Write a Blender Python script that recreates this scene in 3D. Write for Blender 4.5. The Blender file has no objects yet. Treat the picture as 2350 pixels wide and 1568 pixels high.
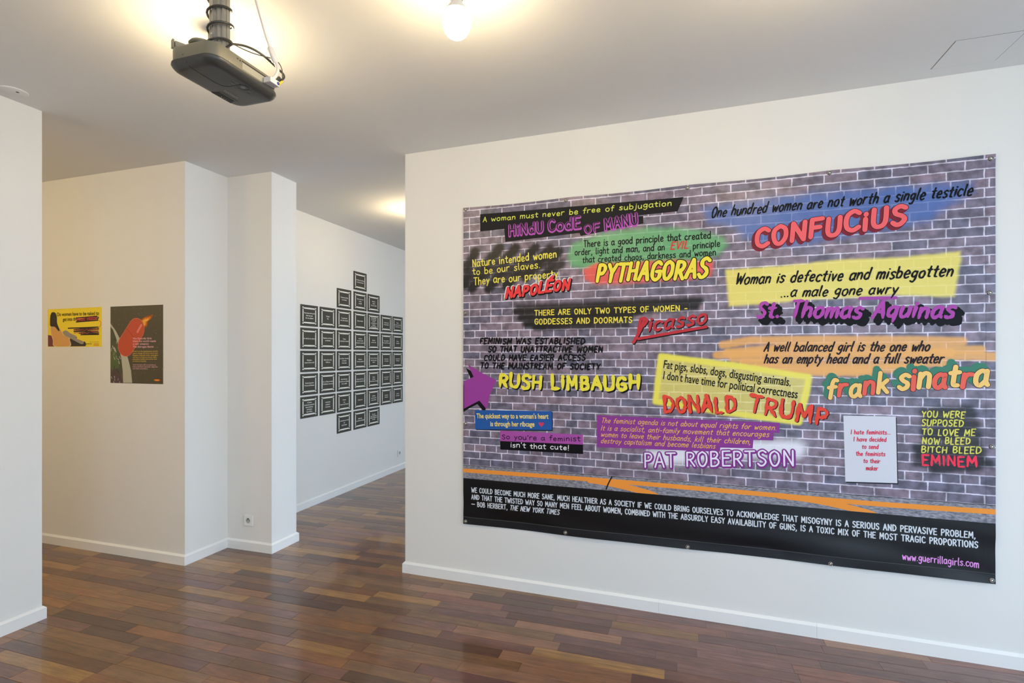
import bpy, bmesh, math, random
import numpy as np
from mathutils import Vector, Matrix
random.seed(11)
SC = bpy.context.scene
COL = SC.collection
# ---------------------------------------------------------------- camera
YAW = math.atan2(385, 1200)
EYE = 1.45
cd = bpy.data.cameras.new('camera'); cam = bpy.data.objects.new('camera', cd); COL.objects.link(cam)
cd.sensor_width = 36; cd.lens = 36*1200/2350; cd.shift_y = 30/2350; cd.clip_start = .05
cam.location = (0, 0, EYE); cam.rotation_euler = (math.pi/2, 0, YAW)
SC.camera = cam
# ---------------------------------------------------------------- daylight and exposure
def s2l(c):
    c = c/255.
    return c/12.92 if c <= .04045 else ((c+.055)/1.055)**2.4
def lin(r, g, b, k=1.0): return (min(1, s2l(r)*k), min(1, s2l(g)*k), min(1, s2l(b)*k), 1)
w = bpy.data.worlds.new('world'); SC.world = w; w.use_nodes = True
bg = w.node_tree.nodes['Background']
bg.inputs[0].default_value = (.60, .77, 1.0, 1); bg.inputs[1].default_value = 6.3
SC.view_settings.view_transform = 'Standard'; SC.view_settings.look = 'None'
SC.view_settings.exposure = 0.12; SC.view_settings.gamma = 1.0; SC.view_settings.use_curve_mapping = False
def portal(name, loc, rot, sx, sy):       # helps sampling of the overcast sky through a window opening
    l = bpy.data.lights.new(name, 'AREA'); l.shape = 'RECTANGLE'; l.size = sx; l.size_y = sy
    l.cycles.is_portal = True
    o = bpy.data.objects.new(name, l); COL.objects.link(o); o.location = loc; o.rotation_euler = rot
# ---------------------------------------------------------------- materials
def mat(name, color, rough=.5, metal=0., spec=.5, emit=None, strength=0., bump=None, coat=0.):
    m = bpy.data.materials.new(name); m.use_nodes = True
    nt = m.node_tree; b = nt.nodes['Principled BSDF']
    b.inputs['Base Color'].default_value = color; b.inputs['Roughness'].default_value = rough
    b.inputs['Metallic'].default_value = metal; b.inputs['Specular IOR Level'].default_value = spec
    b.inputs['Coat Weight'].default_value = coat
    if emit: b.inputs['Emission Color'].default_value = emit; b.inputs['Emission Strength'].default_value = strength
    tc = nt.nodes.new('ShaderNodeTexCoord'); n = nt.nodes.new('ShaderNodeTexNoise')
    nt.links.new(tc.outputs['Object'], n.inputs['Vector'])
    n.inputs['Scale'].default_value = bump[0] if bump else 60
    bp = nt.nodes.new('ShaderNodeBump'); bp.inputs['Strength'].default_value = bump[1] if bump else .03
    bp.inputs['Distance'].default_value = bump[2] if bump else .001
    nt.links.new(n.outputs['Fac'], bp.inputs['Height']); nt.links.new(bp.outputs['Normal'], b.inputs['Normal'])
    return m
WALL = mat('white_wall_paint', (.80, .79, .765, 1), .65, spec=.3, bump=(180, .05, .001))
CEIL = mat('ceiling_paint', (.82, .82, .81, 1), .8, spec=.2, bump=(180, .05, .001))
TRIM = mat('gloss_trim_paint', (.86, .86, .85, 1), .35, bump=(90, .03, .001))
PLAST = mat('white_plastic', (.82, .82, .80, 1), .35)
DARK = mat('black_plastic', (.055, .053, .048, 1), .36, bump=(500, .08, .0005))
DARK2 = mat('black_gloss_plastic', (.01, .01, .01, 1), .2)
SATIN = mat('dark_satin_shell', (.27, .255, .20, 1), .34, metal=.55, bump=(300, .05, .0005))  # olive-gold of the reflected ceiling glow is put into this shell colour
STEEL = mat('brushed_steel', (.33, .33, .32, 1), .32, metal=.85, bump=(200, .1, .0008))
CHROME = mat('chrome', (.75, .75, .75, 1), .15, metal=1.)
CABLE = mat('black_cable_rubber', (.035, .035, .03, 1), .4)
CABW = mat('white_cable_sheath', (.78, .75, .72, 1), .35)
YEL = mat('yellow_plug', (.75, .55, .03, 1), .35)
BLUE = mat('blue_plug', (.03, .05, .28, 1), .35)
HOLE = mat('dark_recess', (.02, .02, .02, 1), .6)
GREY = mat('grey_marking', (.22, .22, .21, 1), .5)
ASPH = mat('pavement_outside', (.60, .59, .56, 1), .9)
SUB = mat('floor_joint_filler', (.035, .02, .012, 1), .8)
def ink_material(name, rough, spec):
    m = mat(name, (.5, .5, .5, 1), rough, spec=spec); nt = m.node_tree
    a = nt.nodes.new('ShaderNodeVertexColor'); a.layer_name = 'ink'
    nt.links.new(a.outputs['Color'], nt.nodes['Principled BSDF'].inputs['Base Color'])
    return m
INK = ink_material('printed_ink', .52, .16)
INKP = ink_material('paper_ink', .6, .25)
def glass():
    m = bpy.data.materials.new('window_glass'); m.use_nodes = True; nt = m.node_tree; nt.nodes.clear()
    o = nt.nodes.new('ShaderNodeOutputMaterial'); mx = nt.nodes.new('ShaderNodeMixShader')
    t = nt.nodes.new('ShaderNodeBsdfTransparent'); g = nt.nodes.new('ShaderNodeBsdfGlossy')
    t.inputs[0].default_value = (.96, .98, .97, 1); g.inputs['Roughness'].default_value = .02
    mx.inputs[0].default_value = .06
    nt.links.new(t.outputs[0], mx.inputs[1]); nt.links.new(g.outputs[0], mx.inputs[2]); nt.links.new(mx.outputs[0], o.inputs[0])
    return m
GLASS = glass()
BULB = bpy.data.materials.new('bulb_glow'); BULB.use_nodes = True
_b = BULB.node_tree.nodes['Principled BSDF']; _b.inputs['Base Color'].default_value = (.9, .9, .9, 1)
_b.inputs['Emission Color'].default_value = (1, .77, .45, 1); _b.inputs['Emission Strength'].default_value = 132
def wood():
    m = bpy.data.materials.new('varnished_hardwood'); m.use_nodes = True; nt = m.node_tree; N = nt.nodes; L = nt.links
    b = N['Principled BSDF']
    a = N.new('ShaderNodeVertexColor'); a.layer_name = 'tone'
    geo = N.new('ShaderNodeNewGeometry'); off = N.new('ShaderNodeVectorMath'); off.operation = 'SCALE'; off.inputs['Scale'].default_value = 37
    L.new(a.outputs['Color'], off.inputs[0])
    add = N.new('ShaderNodeVectorMath'); L.new(geo.outputs['Position'], add.inputs[0]); L.new(off.outputs[0], add.inputs[1])
    mp = N.new('ShaderNodeMapping'); mp.inputs['Scale'].default_value = (3.2, 38, 5); L.new(add.outputs[0], mp.inputs[0])
    n1 = N.new('ShaderNodeTexNoise'); n1.inputs['Scale'].default_value = 1.6; n1.inputs['Detail'].default_value = 6; n1.inputs['Distortion'].default_value = .8
    L.new(mp.outputs[0], n1.inputs['Vector'])
    n2 = N.new('ShaderNodeTexNoise'); n2.inputs['Scale'].default_value = 9; n2.inputs['Detail'].default_value = 3; L.new(add.outputs[0], n2.inputs['Vector'])
    mp2 = N.new('ShaderNodeMapping'); mp2.inputs['Scale'].default_value = (25, 300, 5); L.new(add.outputs[0], mp2.inputs[0])
    n3 = N.new('ShaderNodeTexNoise'); n3.inputs['Scale'].default_value = 1; L.new(mp2.outputs[0], n3.inputs['Vector'])
    mr = N.new('ShaderNodeMapRange'); mr.inputs[1].default_value = .3; mr.inputs[2].default_value = .7; mr.inputs[3].default_value = .72; mr.inputs[4].default_value = 1.22
    L.new(n1.outputs['Fac'], mr.inputs[0])
    mr2 = N.new('ShaderNodeMapRange'); mr2.inputs[1].default_value = .3; mr2.inputs[2].default_value = .7; mr2.inputs[3].default_value = .86; mr2.inputs[4].default_value = 1.12
    L.new(n2.outputs['Fac'], mr2.inputs[0])
    mr3 = N.new('ShaderNodeMapRange'); mr3.inputs[1].default_value = .3; mr3.inputs[2].default_value = .7; mr3.inputs[3].default_value = .9; mr3.inputs[4].default_value = 1.08
    L.new(n3.outputs['Fac'], mr3.inputs[0])
    mu = N.new('ShaderNodeMath'); mu.operation = 'MULTIPLY'; L.new(mr.outputs[0], mu.inputs[0]); L.new(mr2.outputs[0], mu.inputs[1])
    mu2 = N.new('ShaderNodeMath'); mu2.operation = 'MULTIPLY'; L.new(mu.outputs[0], mu2.inputs[0]); L.new(mr3.outputs[0], mu2.inputs[1])
    sc = N.new('ShaderNodeVectorMath'); sc.operation = 'SCALE'; L.new(a.outputs['Color'], sc.inputs[0]); L.new(mu2.outputs[0], sc.inputs['Scale'])
    L.new(sc.outputs[0], b.inputs['Base Color'])
    b.inputs['Roughness'].default_value = .30; b.inputs['Specular IOR Level'].default_value = .5
    b.inputs['Coat Weight'].default_value = .5; b.inputs['Coat Roughness'].default_value = .07
    bp = N.new('ShaderNodeBump'); bp.inputs['Strength'].default_value = .25; bp.inputs['Distance'].default_value = .0006
    L.new(n1.outputs['Fac'], bp.inputs['Height']); L.new(bp.outputs[0], b.inputs['Normal'])
    return m
WOOD = wood()
# ---------------------------------------------------------------- helpers
def tag(o, label=None, cat=None, group=None, kind=None):
    for k, v in (('label', label), ('category', cat), ('group', group), ('kind', kind)):
        if v: o[k] = v
    return o
def link(name, me, m=None, parent=None, smooth=False):
    me.name = name
    o = bpy.data.objects.new(name, me); COL.objects.link(o)
    if m: me.materials.append(m)
    if smooth:
        for p in me.polygons: p.use_smooth = True
    if parent: o.parent = parent
    return o
def empty(name, loc, rz=0.):
    o = bpy.data.objects.new(name, None); COL.objects.link(o); o.location = loc; o.rotation_euler = (0, 0, rz); o.empty_display_size = .1
    return o
def fromdata(V, F):
    me = bpy.data.meshes.new('m'); me.from_pydata([tuple(v) for v in V], [], F); me.update(); return me
class MB:
    def __init__(s): s.V = []; s.F = []
    def add(s, V, F):
        n = len(s.V); s.V += [tuple(v) for v in V]; s.F += [tuple(i+n for i in f) for f in F]; return s
    def box(s, x0, x1, y0, y1, z0, z1):
        return s.add([(x0,y0,z0),(x1,y0,z0),(x1,y1,z0),(x0,y1,z0),(x0,y0,z1),(x1,y0,z1),(x1,y1,z1),(x0,y1,z1)],
                     [(0,3,2,1),(4,5,6,7),(0,1,5,4),(1,2,6,5),(2,3,7,6),(3,0,4,7)])
    def prism(s, poly, z0, z1):
        n = len(poly)
        return s.add([(x,y,z0) for x,y in poly]+[(x,y,z1) for x,y in poly],
                     [tuple(range(n))[::-1], tuple(range(n,2*n))]+[(i,(i+1)%n,(i+1)%n+n,i+n) for i in range(n)])
    def lathe(s, prof, n=24, c=(0,0,0), axis='z'):
        V = []; F = []
        for r, h in prof:
            for i in range(n):
                a = 2*math.pi*i/n; p = (r*math.cos(a), r*math.sin(a), h)
                if axis == 'y': p = (p[0], p[2], p[1])
                if axis == 'x': p = (p[2], p[0], p[1])
                V.append((p[0]+c[0], p[1]+c[1], p[2]+c[2]))
        for j in range(len(prof)-1):
            for i in range(n): F.append((j*n+i, j*n+(i+1)%n, (j+1)*n+(i+1)%n, (j+1)*n+i))
        F.append(tuple(range(n))[::-1]); F.append(tuple(range((len(prof)-1)*n, len(prof)*n)))
        return s.add(V, F)
    def tube(s, pts, r, n=10):
        pts = [Vector(p) for p in pts]; V = []; F = []; up = None
        for i, p in enumerate(pts):
            t = (pts[min(i+1, len(pts)-1)]-pts[max(i-1, 0)]).normalized()
            if up is None: up = t.orthogonal().normalized()
            up = (up-t*up.dot(t)).normalized(); q = t.cross(up)
            rr = r[i] if isinstance(r, (list, tuple)) else r
            for k in range(n):
                a = 2*math.pi*k/n; V.append(p+(up*math.cos(a)+q*math.sin(a))*rr)
        for j in range(len(pts)-1):
            for i in range(n): F.append((j*n+i, j*n+(i+1)%n, (j+1)*n+(i+1)%n, (j+1)*n+i))
        F.append(tuple(range(n))[::-1]); F.append(tuple(range((len(pts)-1)*n, len(pts)*n)))
        return s.add(V, F)
    def build(s, name, m=None, parent=None, smooth=False, bevel=0., seg=2):
        me = fromdata(s.V, s.F)
        bm = bmesh.new(); bm.from_mesh(me)
        bmesh.ops.recalc_face_normals(bm, faces=bm.faces)
        if bevel:
            es = [e for e in bm.edges if len(e.link_faces) == 2 and e.calc_face_angle(0) > .6]
            bmesh.ops.bevel(bm, geom=es, offset=bevel, segments=seg, affect='EDGES', profile=.5)
        bm.to_mesh(me); bm.free()
        o = link(name, me, m, parent)
        if smooth:
            for p in me.polygons: p.use_smooth = True
            me.set_sharp_from_angle(angle=.7)
        return o
def crom(pts, n=8):
    P = [Vector(p) for p in pts]; out = []
    for i in range(len(P)-1):
        a = P[max(i-1,0)]; b = P[i]; c = P[i+1]; d = P[min(i+2,len(P)-1)]
        for k in range(n):
            t = k/n
            out.append(.5*((2*b)+(c-a)*t+(2*a-5*b+4*c-d)*t*t+(3*b-a-3*c+d)*t**3))
    return out+[P[-1]]
def at(px, py, d):      # a point seen at a pixel of the photograph, d metres in front of the camera
    x = (px-1175)/1200*d
    return Vector((-math.sin(YAW)*d+math.cos(YAW)*x, math.cos(YAW)*d+math.sin(YAW)*x, EYE+(814-py)/1200*d))
# ---------------------------------------------------------------- the setting
CH = 2.785
X_L, X_R, Y_B, Y_END = -3.33, 3.2, -2.6, 8.2
def structure(name, mb, m, parent=None):
    o = mb.build(name, m, parent)
    if not parent: o['kind'] = 'structure'
    return o
structure('wall_left', MB().box(X_L-.14, X_L, Y_B, 1.943, 0, CH), WALL)
structure('wall_side_room', MB().box(-6.34, -6.2, Y_B-.16, 3.356, 0, CH), WALL)
structure('wall_side_room_back', MB().box(-6.34, X_L-.14, Y_B-.16, Y_B, 0, CH), WALL)
structure('wall_alcove', MB().prism([(-6.2,2.742),(-3.247,2.742),(-3.247,3.098),(-2.836,3.098),(-2.836,3.356),(-3.36,3.356),(-3.6,3.356),(-6.2,3.356)], 0, CH), WALL)
structure('wall_gallery', MB().box(-3.52, -3.36, 3.356, Y_END, 0, CH), WALL)
RA = math.atan2(-.02822, .9996); RD = Vector((math.cos(RA), math.sin(RA), 0)); RN = Vector((-RD.y, RD.x, 0))
R0 = Vector((-1.742, 3.101, 0)); R1 = R0+RD*(X_R+1.742)/RD.x
structure('wall_right', MB().prism([(R0.x,R0.y),(R1.x,R1.y),(R1.x,R1.y+.16),(R0.x,R0.y+.13)], 0, CH), WALL)
def cross_wall(name, y0, y1, x0, wins, first):      # a wall along x with unseen windows added for light in it; outside is y0 for the front, y1 for the rear
    bw = MB(); xs = x0
    for a, b in wins:
        bw.box(xs, a, y0, y1, 0, CH); bw.box(a, b, y0, y1, 0, .25); bw.box(a, b, y0, y1, 2.62, CH); xs = b
    bw.box(xs, X_R+.2, y0, y1, 0, CH); structure(name, bw, WALL)
    for i, (a, b) in enumerate(wins):
        f = MB(); z0, z1 = .25, 2.62; yc = (y0+y1)/2-.03; t = .05
        f.box(a, a+t, yc, yc+.06, z0, z1); f.box(b-t, b, yc, yc+.06, z0, z1); f.box(a+t, b-t, yc, yc+.06, z0, z0+t); f.box(a+t, b-t, yc, yc+.06, z1-t, z1)
        f.box((a+b)/2-.02, (a+b)/2+.02, yc, yc+.06, z0+t, z1-t)
        wn = structure('window_%d' % (i+first), f, TRIM)
        MB().box(a+t, (a+b)/2-.02, yc+.025, yc+.031, z0+t, z1-t).build('pane', GLASS, wn)
        MB().box((a+b)/2+.02, b-t, yc+.025, yc+.031, z0+t, z1-t).build('pane', GLASS, wn)
        front = y0 < 0
        portal('sky_portal', ((a+b)/2, y0-.04 if front else y1+.04, (z0+z1)/2), (math.pi/2 if front else -math.pi/2, 0, 0), b-a, z1-z0)
cross_wall('wall_behind_camera', Y_B-.16, Y_B, X_L-.14, [(.7, 2.8)], 5)  # unseen window added as ambient fill for the walls facing it
cross_wall('wall_back', Y_END, Y_END+.15, -3.52, [(.3, 1.9)], 6)  # unseen window added to send more daylight along the card wall
structure('ceiling', MB().box(-6.34, X_R+.2, Y_B-.16, Y_END+.15, CH, CH+.15), CEIL)
# street side: solid wall with tall shop windows
WINS = [(-2.2, -.2), (.1, 2.3), (3.9, 5.7), (6.0, 7.7)]
sw = MB(); ys = Y_B
for a, b in WINS:
    sw.box(X_R, X_R+.2, ys, a, 0, CH); sw.box(X_R, X_R+.2, a, b, 0, .25); sw.box(X_R, X_R+.2, a, b, 2.62, CH); ys = b
sw.box(X_R, X_R+.2, ys, Y_END+.15, 0, CH)
structure('wall_street', sw, WALL)
for i, (a, b) in enumerate(WINS):
    f = MB(); z0, z1 = .25, 2.62; xc = X_R+.08; t = .05
    f.box(xc, xc+.06, a, a+t, z0, z1); f.box(xc, xc+.06, b-t, b, z0, z1); f.box(xc, xc+.06, a+t, b-t, z0, z0+t); f.box(xc, xc+.06, a+t, b-t, z1-t, z1)
    f.box(xc, xc+.06, (a+b)/2-.02, (a+b)/2+.02, z0+t, z1-t)
    wn = structure('window_%d' % (i+1), f, TRIM)
    MB().box(xc+.025, xc+.031, a+t, (a+b)/2-.02, z0+t, z1-t).build('pane', GLASS, wn)
    MB().box(xc+.025, xc+.031, (a+b)/2+.02, b-t, z0+t, z1-t).build('pane', GLASS, wn)
    portal('sky_portal', (X_R+.24, (a+b)/2, (z0+z1)/2), (0, math.pi/2, 0), z1-z0, b-a)
o = MB().box(X_R+.2, X_R+14, -14, 18, -.2, -.05).box(-12, X_R+.2, -14, Y_B-.16, -.2, -.05).box(-12, X_R+.2, Y_END+.15, 18, -.2, -.05).build('pavement_outside', ASPH); o['kind'] = 'structure'
# skirting boards: chamfered profile swept along each wall foot
def skirting(name, path, t=.0145, h=.071, flip=1):
    prof = [(0, 0), (t, 0), (t, h-.011), (t*.25, h), (0, h)]
    P = [Vector((x, y)) for x, y in path]; V = []; n = len(prof)
    for i, p in enumerate(P):
        d0 = (p-P[i-1]).normalized() if i else (P[1]-p).normalized()
        d1 = (P[i+1]-p).normalized() if i < len(P)-1 else d0
        n0 = Vector((d0.y, -d0.x))*flip; n1 = Vector((d1.y, -d1.x))*flip
        m = (n0+n1).normalized(); m = m/max(.3, m.dot(n0))
        for u, z in prof: V.append((p.x+m.x*u, p.y+m.y*u, z))
    F = [tuple(range(n))[::-1], tuple(range((len(P)-1)*n, len(P)*n))]
    for j in range(len(P)-1):
        for i in range(n): F.append((j*n+i, j*n+(i+1)%n, (j+1)*n+(i+1)%n, (j+1)*n+i))
    mb = MB(); mb.add(V, F); o = mb.build(name, TRIM); o['kind'] = 'structure'; return o
skirting('baseboard_left', [(X_L, Y_B), (X_L, 1.943), (X_L-.14, 1.943), (X_L-.14, Y_B)])
skirting('baseboard_alcove', [(-6.2, 2.742), (-3.247, 2.742), (-3.247, 3.098), (-2.836, 3.098), (-2.836, 3.356), (-3.36, 3.356)], flip=1)
skirting('baseboard_gallery', [(-3.36, 3.372), (-3.36, Y_END)])
j1 = R0+RD*1.63
skirting('baseboard_right', [(-1.742, 3.231), (R0.x, R0.y), (j1.x, j1.y)])
j2 = R0+RD*1.6308; j3 = R0+RD*2.41; j4 = R0+RD*2.4108
skirting('baseboard_right_middle', [(j2.x, j2.y), (j3.x, j3.y)])
skirting('baseboard_right_end', [(j4.x, j4.y), (R1.x, R1.y)])
# ---------------------------------------------------------------- parquet floor
fl = MB().box(-6.34, X_R+.2, Y_B-.16, Y_END+.15, -.12, -.0035).build('floor', SUB); fl['kind'] = 'structure'
TONES = [(128,92,58),(140,104,64),(112,74,50),(100,66,46),(124,82,54),(150,112,70),(86,58,44),(118,84,60),(134,90,56),(104,72,54),(92,56,42),(120,88,66)]
COOL_LIT_TONES = [(118,82,70),(106,74,66),(128,90,74),(100,66,58),(140,102,76),(114,80,72),(124,80,64),(110,72,58)]  # bluish sheen reflected from the right wall, put into the plank browns
PIT = .0745; rng = random.Random(5)
def inside(x, y):
    if x < X_L: return (-6.2 < x and y < 2.745 and (x < X_L-.14 or y > 1.94)) or (x > -3.36 and y > 3.35)
    if x < -3.247 and 2.742 < y < 3.356: return False
    if x < -2.836 and 3.098 < y < 3.356: return False
    return True
SEG = [((X_L,Y_B),(X_L,1.943)), ((-6.2,2.742),(-3.247,2.742)), ((-3.247,2.742),(-3.247,3.098)), ((-3.247,3.098),(-2.836,3.098)), ((-2.836,3.098),(-2.836,3.356)), ((R0.x,R0.y),(R1.x,R1.y))]
def seen_size(x, y, w_, h_):
    d = -math.sin(YAW)*x+math.cos(YAW)*y
    if d < .3: return 0
    xr = math.cos(YAW)*x+math.sin(YAW)*y
    px = 1175+1200*xr/d; py = 814+1200*EYE/d
    m = w_*1200/d/2
    if px < -m or px > 2350+m or py > 1600: return 0
    for (ax, ay), (bx, by) in SEG:
        den = x*(by-ay)-y*(bx-ax)
        if abs(den) < 1e-9: continue
        t = (ax*(by-ay)-ay*(bx-ax))/den; u = (ax*y-ay*x)/den
        if 0 < t < .985 and 0 < u < 1: return 0
    return w_*h_/d**3
planks = []
r0 = int((Y_B-2.804)/PIT)-1; r1 = int((Y_END-2.804)/PIT)+1
for r in range(r0, r1):
    y0 = 2.804+r*PIT; y1 = y0+PIT; x = -6.3+rng.random()*.6; 
    while x < X_R+.15:
        ln = rng.choice([.36, .42, .5, .56, .62, .7, .44]); xe = x+ln; ym = (y0+y1)/2
        for xs in (x, xe): pass
        if inside((x+xe)/2, ym) or inside(x+.02, ym) or inside(xe-.02, ym):
            xc = (x+xe)/2; s = max(seen_size(q, ym, ln, PIT) for q in (x+.05, xc, xe-.05))
            rt = rng.random() < min(.95, max(.1, (xc+2)/2.4)); tn = rng.choice(COOL_LIT_TONES if rt else TONES)
            k = rng.uniform(.92, 1.18)
            c_ = lin(*tn, k); planks.append((s, x, xe, y0, y1, (c_[0], c_[1]*.97, c_[2]*(.95 if rt else .76), 1)))  # less blue in the left planks paints in the warm light there
        x = xe
planks.sort(key=lambda p: -p[0])
def plank_geo(p, V, F, C):
    _, x0, x1, y0, y1, c = p; g = .00045; b = .0011; z = rngz.uniform(-.00025, .0002); n = len(V)
    x0 += g; x1 -= g; y0 += g; y1 -= g
    V += [(x0,y0,-.004),(x1,y0,-.004),(x1,y1,-.004),(x0,y1,-.004),(x0,y0,z-b*.6),(x1,y0,z-b*.6),(x1,y1,z-b*.6),(x0,y1,z-b*.6),
          (x0+b,y0+b,z),(x1-b,y0+b,z),(x1-b,y1-b,z),(x0+b,y1-b,z)]
    F += [tuple(n+i for i in f) for f in [(8,9,10,11),(4,5,9,8),(5,6,10,9),(6,7,11,10),(7,4,8,11),(0,1,5,4),(1,2,6,5),(2,3,7,6),(3,0,4,7)]]
    C += [c]*12
rngz = random.Random(3)
def tone_mesh(V, F, C, layer='tone'):
    me = fromdata(V, F); ca = me.color_attributes.new(layer, 'FLOAT_COLOR', 'POINT')
    ca.data.foreach_set('color', np.array(C, dtype=np.float32).ravel()); return me
for p in planks[:300]:
    V, F, C = [], [], []; plank_geo(p, V, F, C)
    link('plank', tone_mesh(V, F, C), WOOD, fl)
V, F, C = [], [], []
for p in planks[300:]: plank_geo(p, V, F, C)
o = link('plank_field', tone_mesh(V, F, C), WOOD, fl); o['kind'] = 'stuff'
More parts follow.
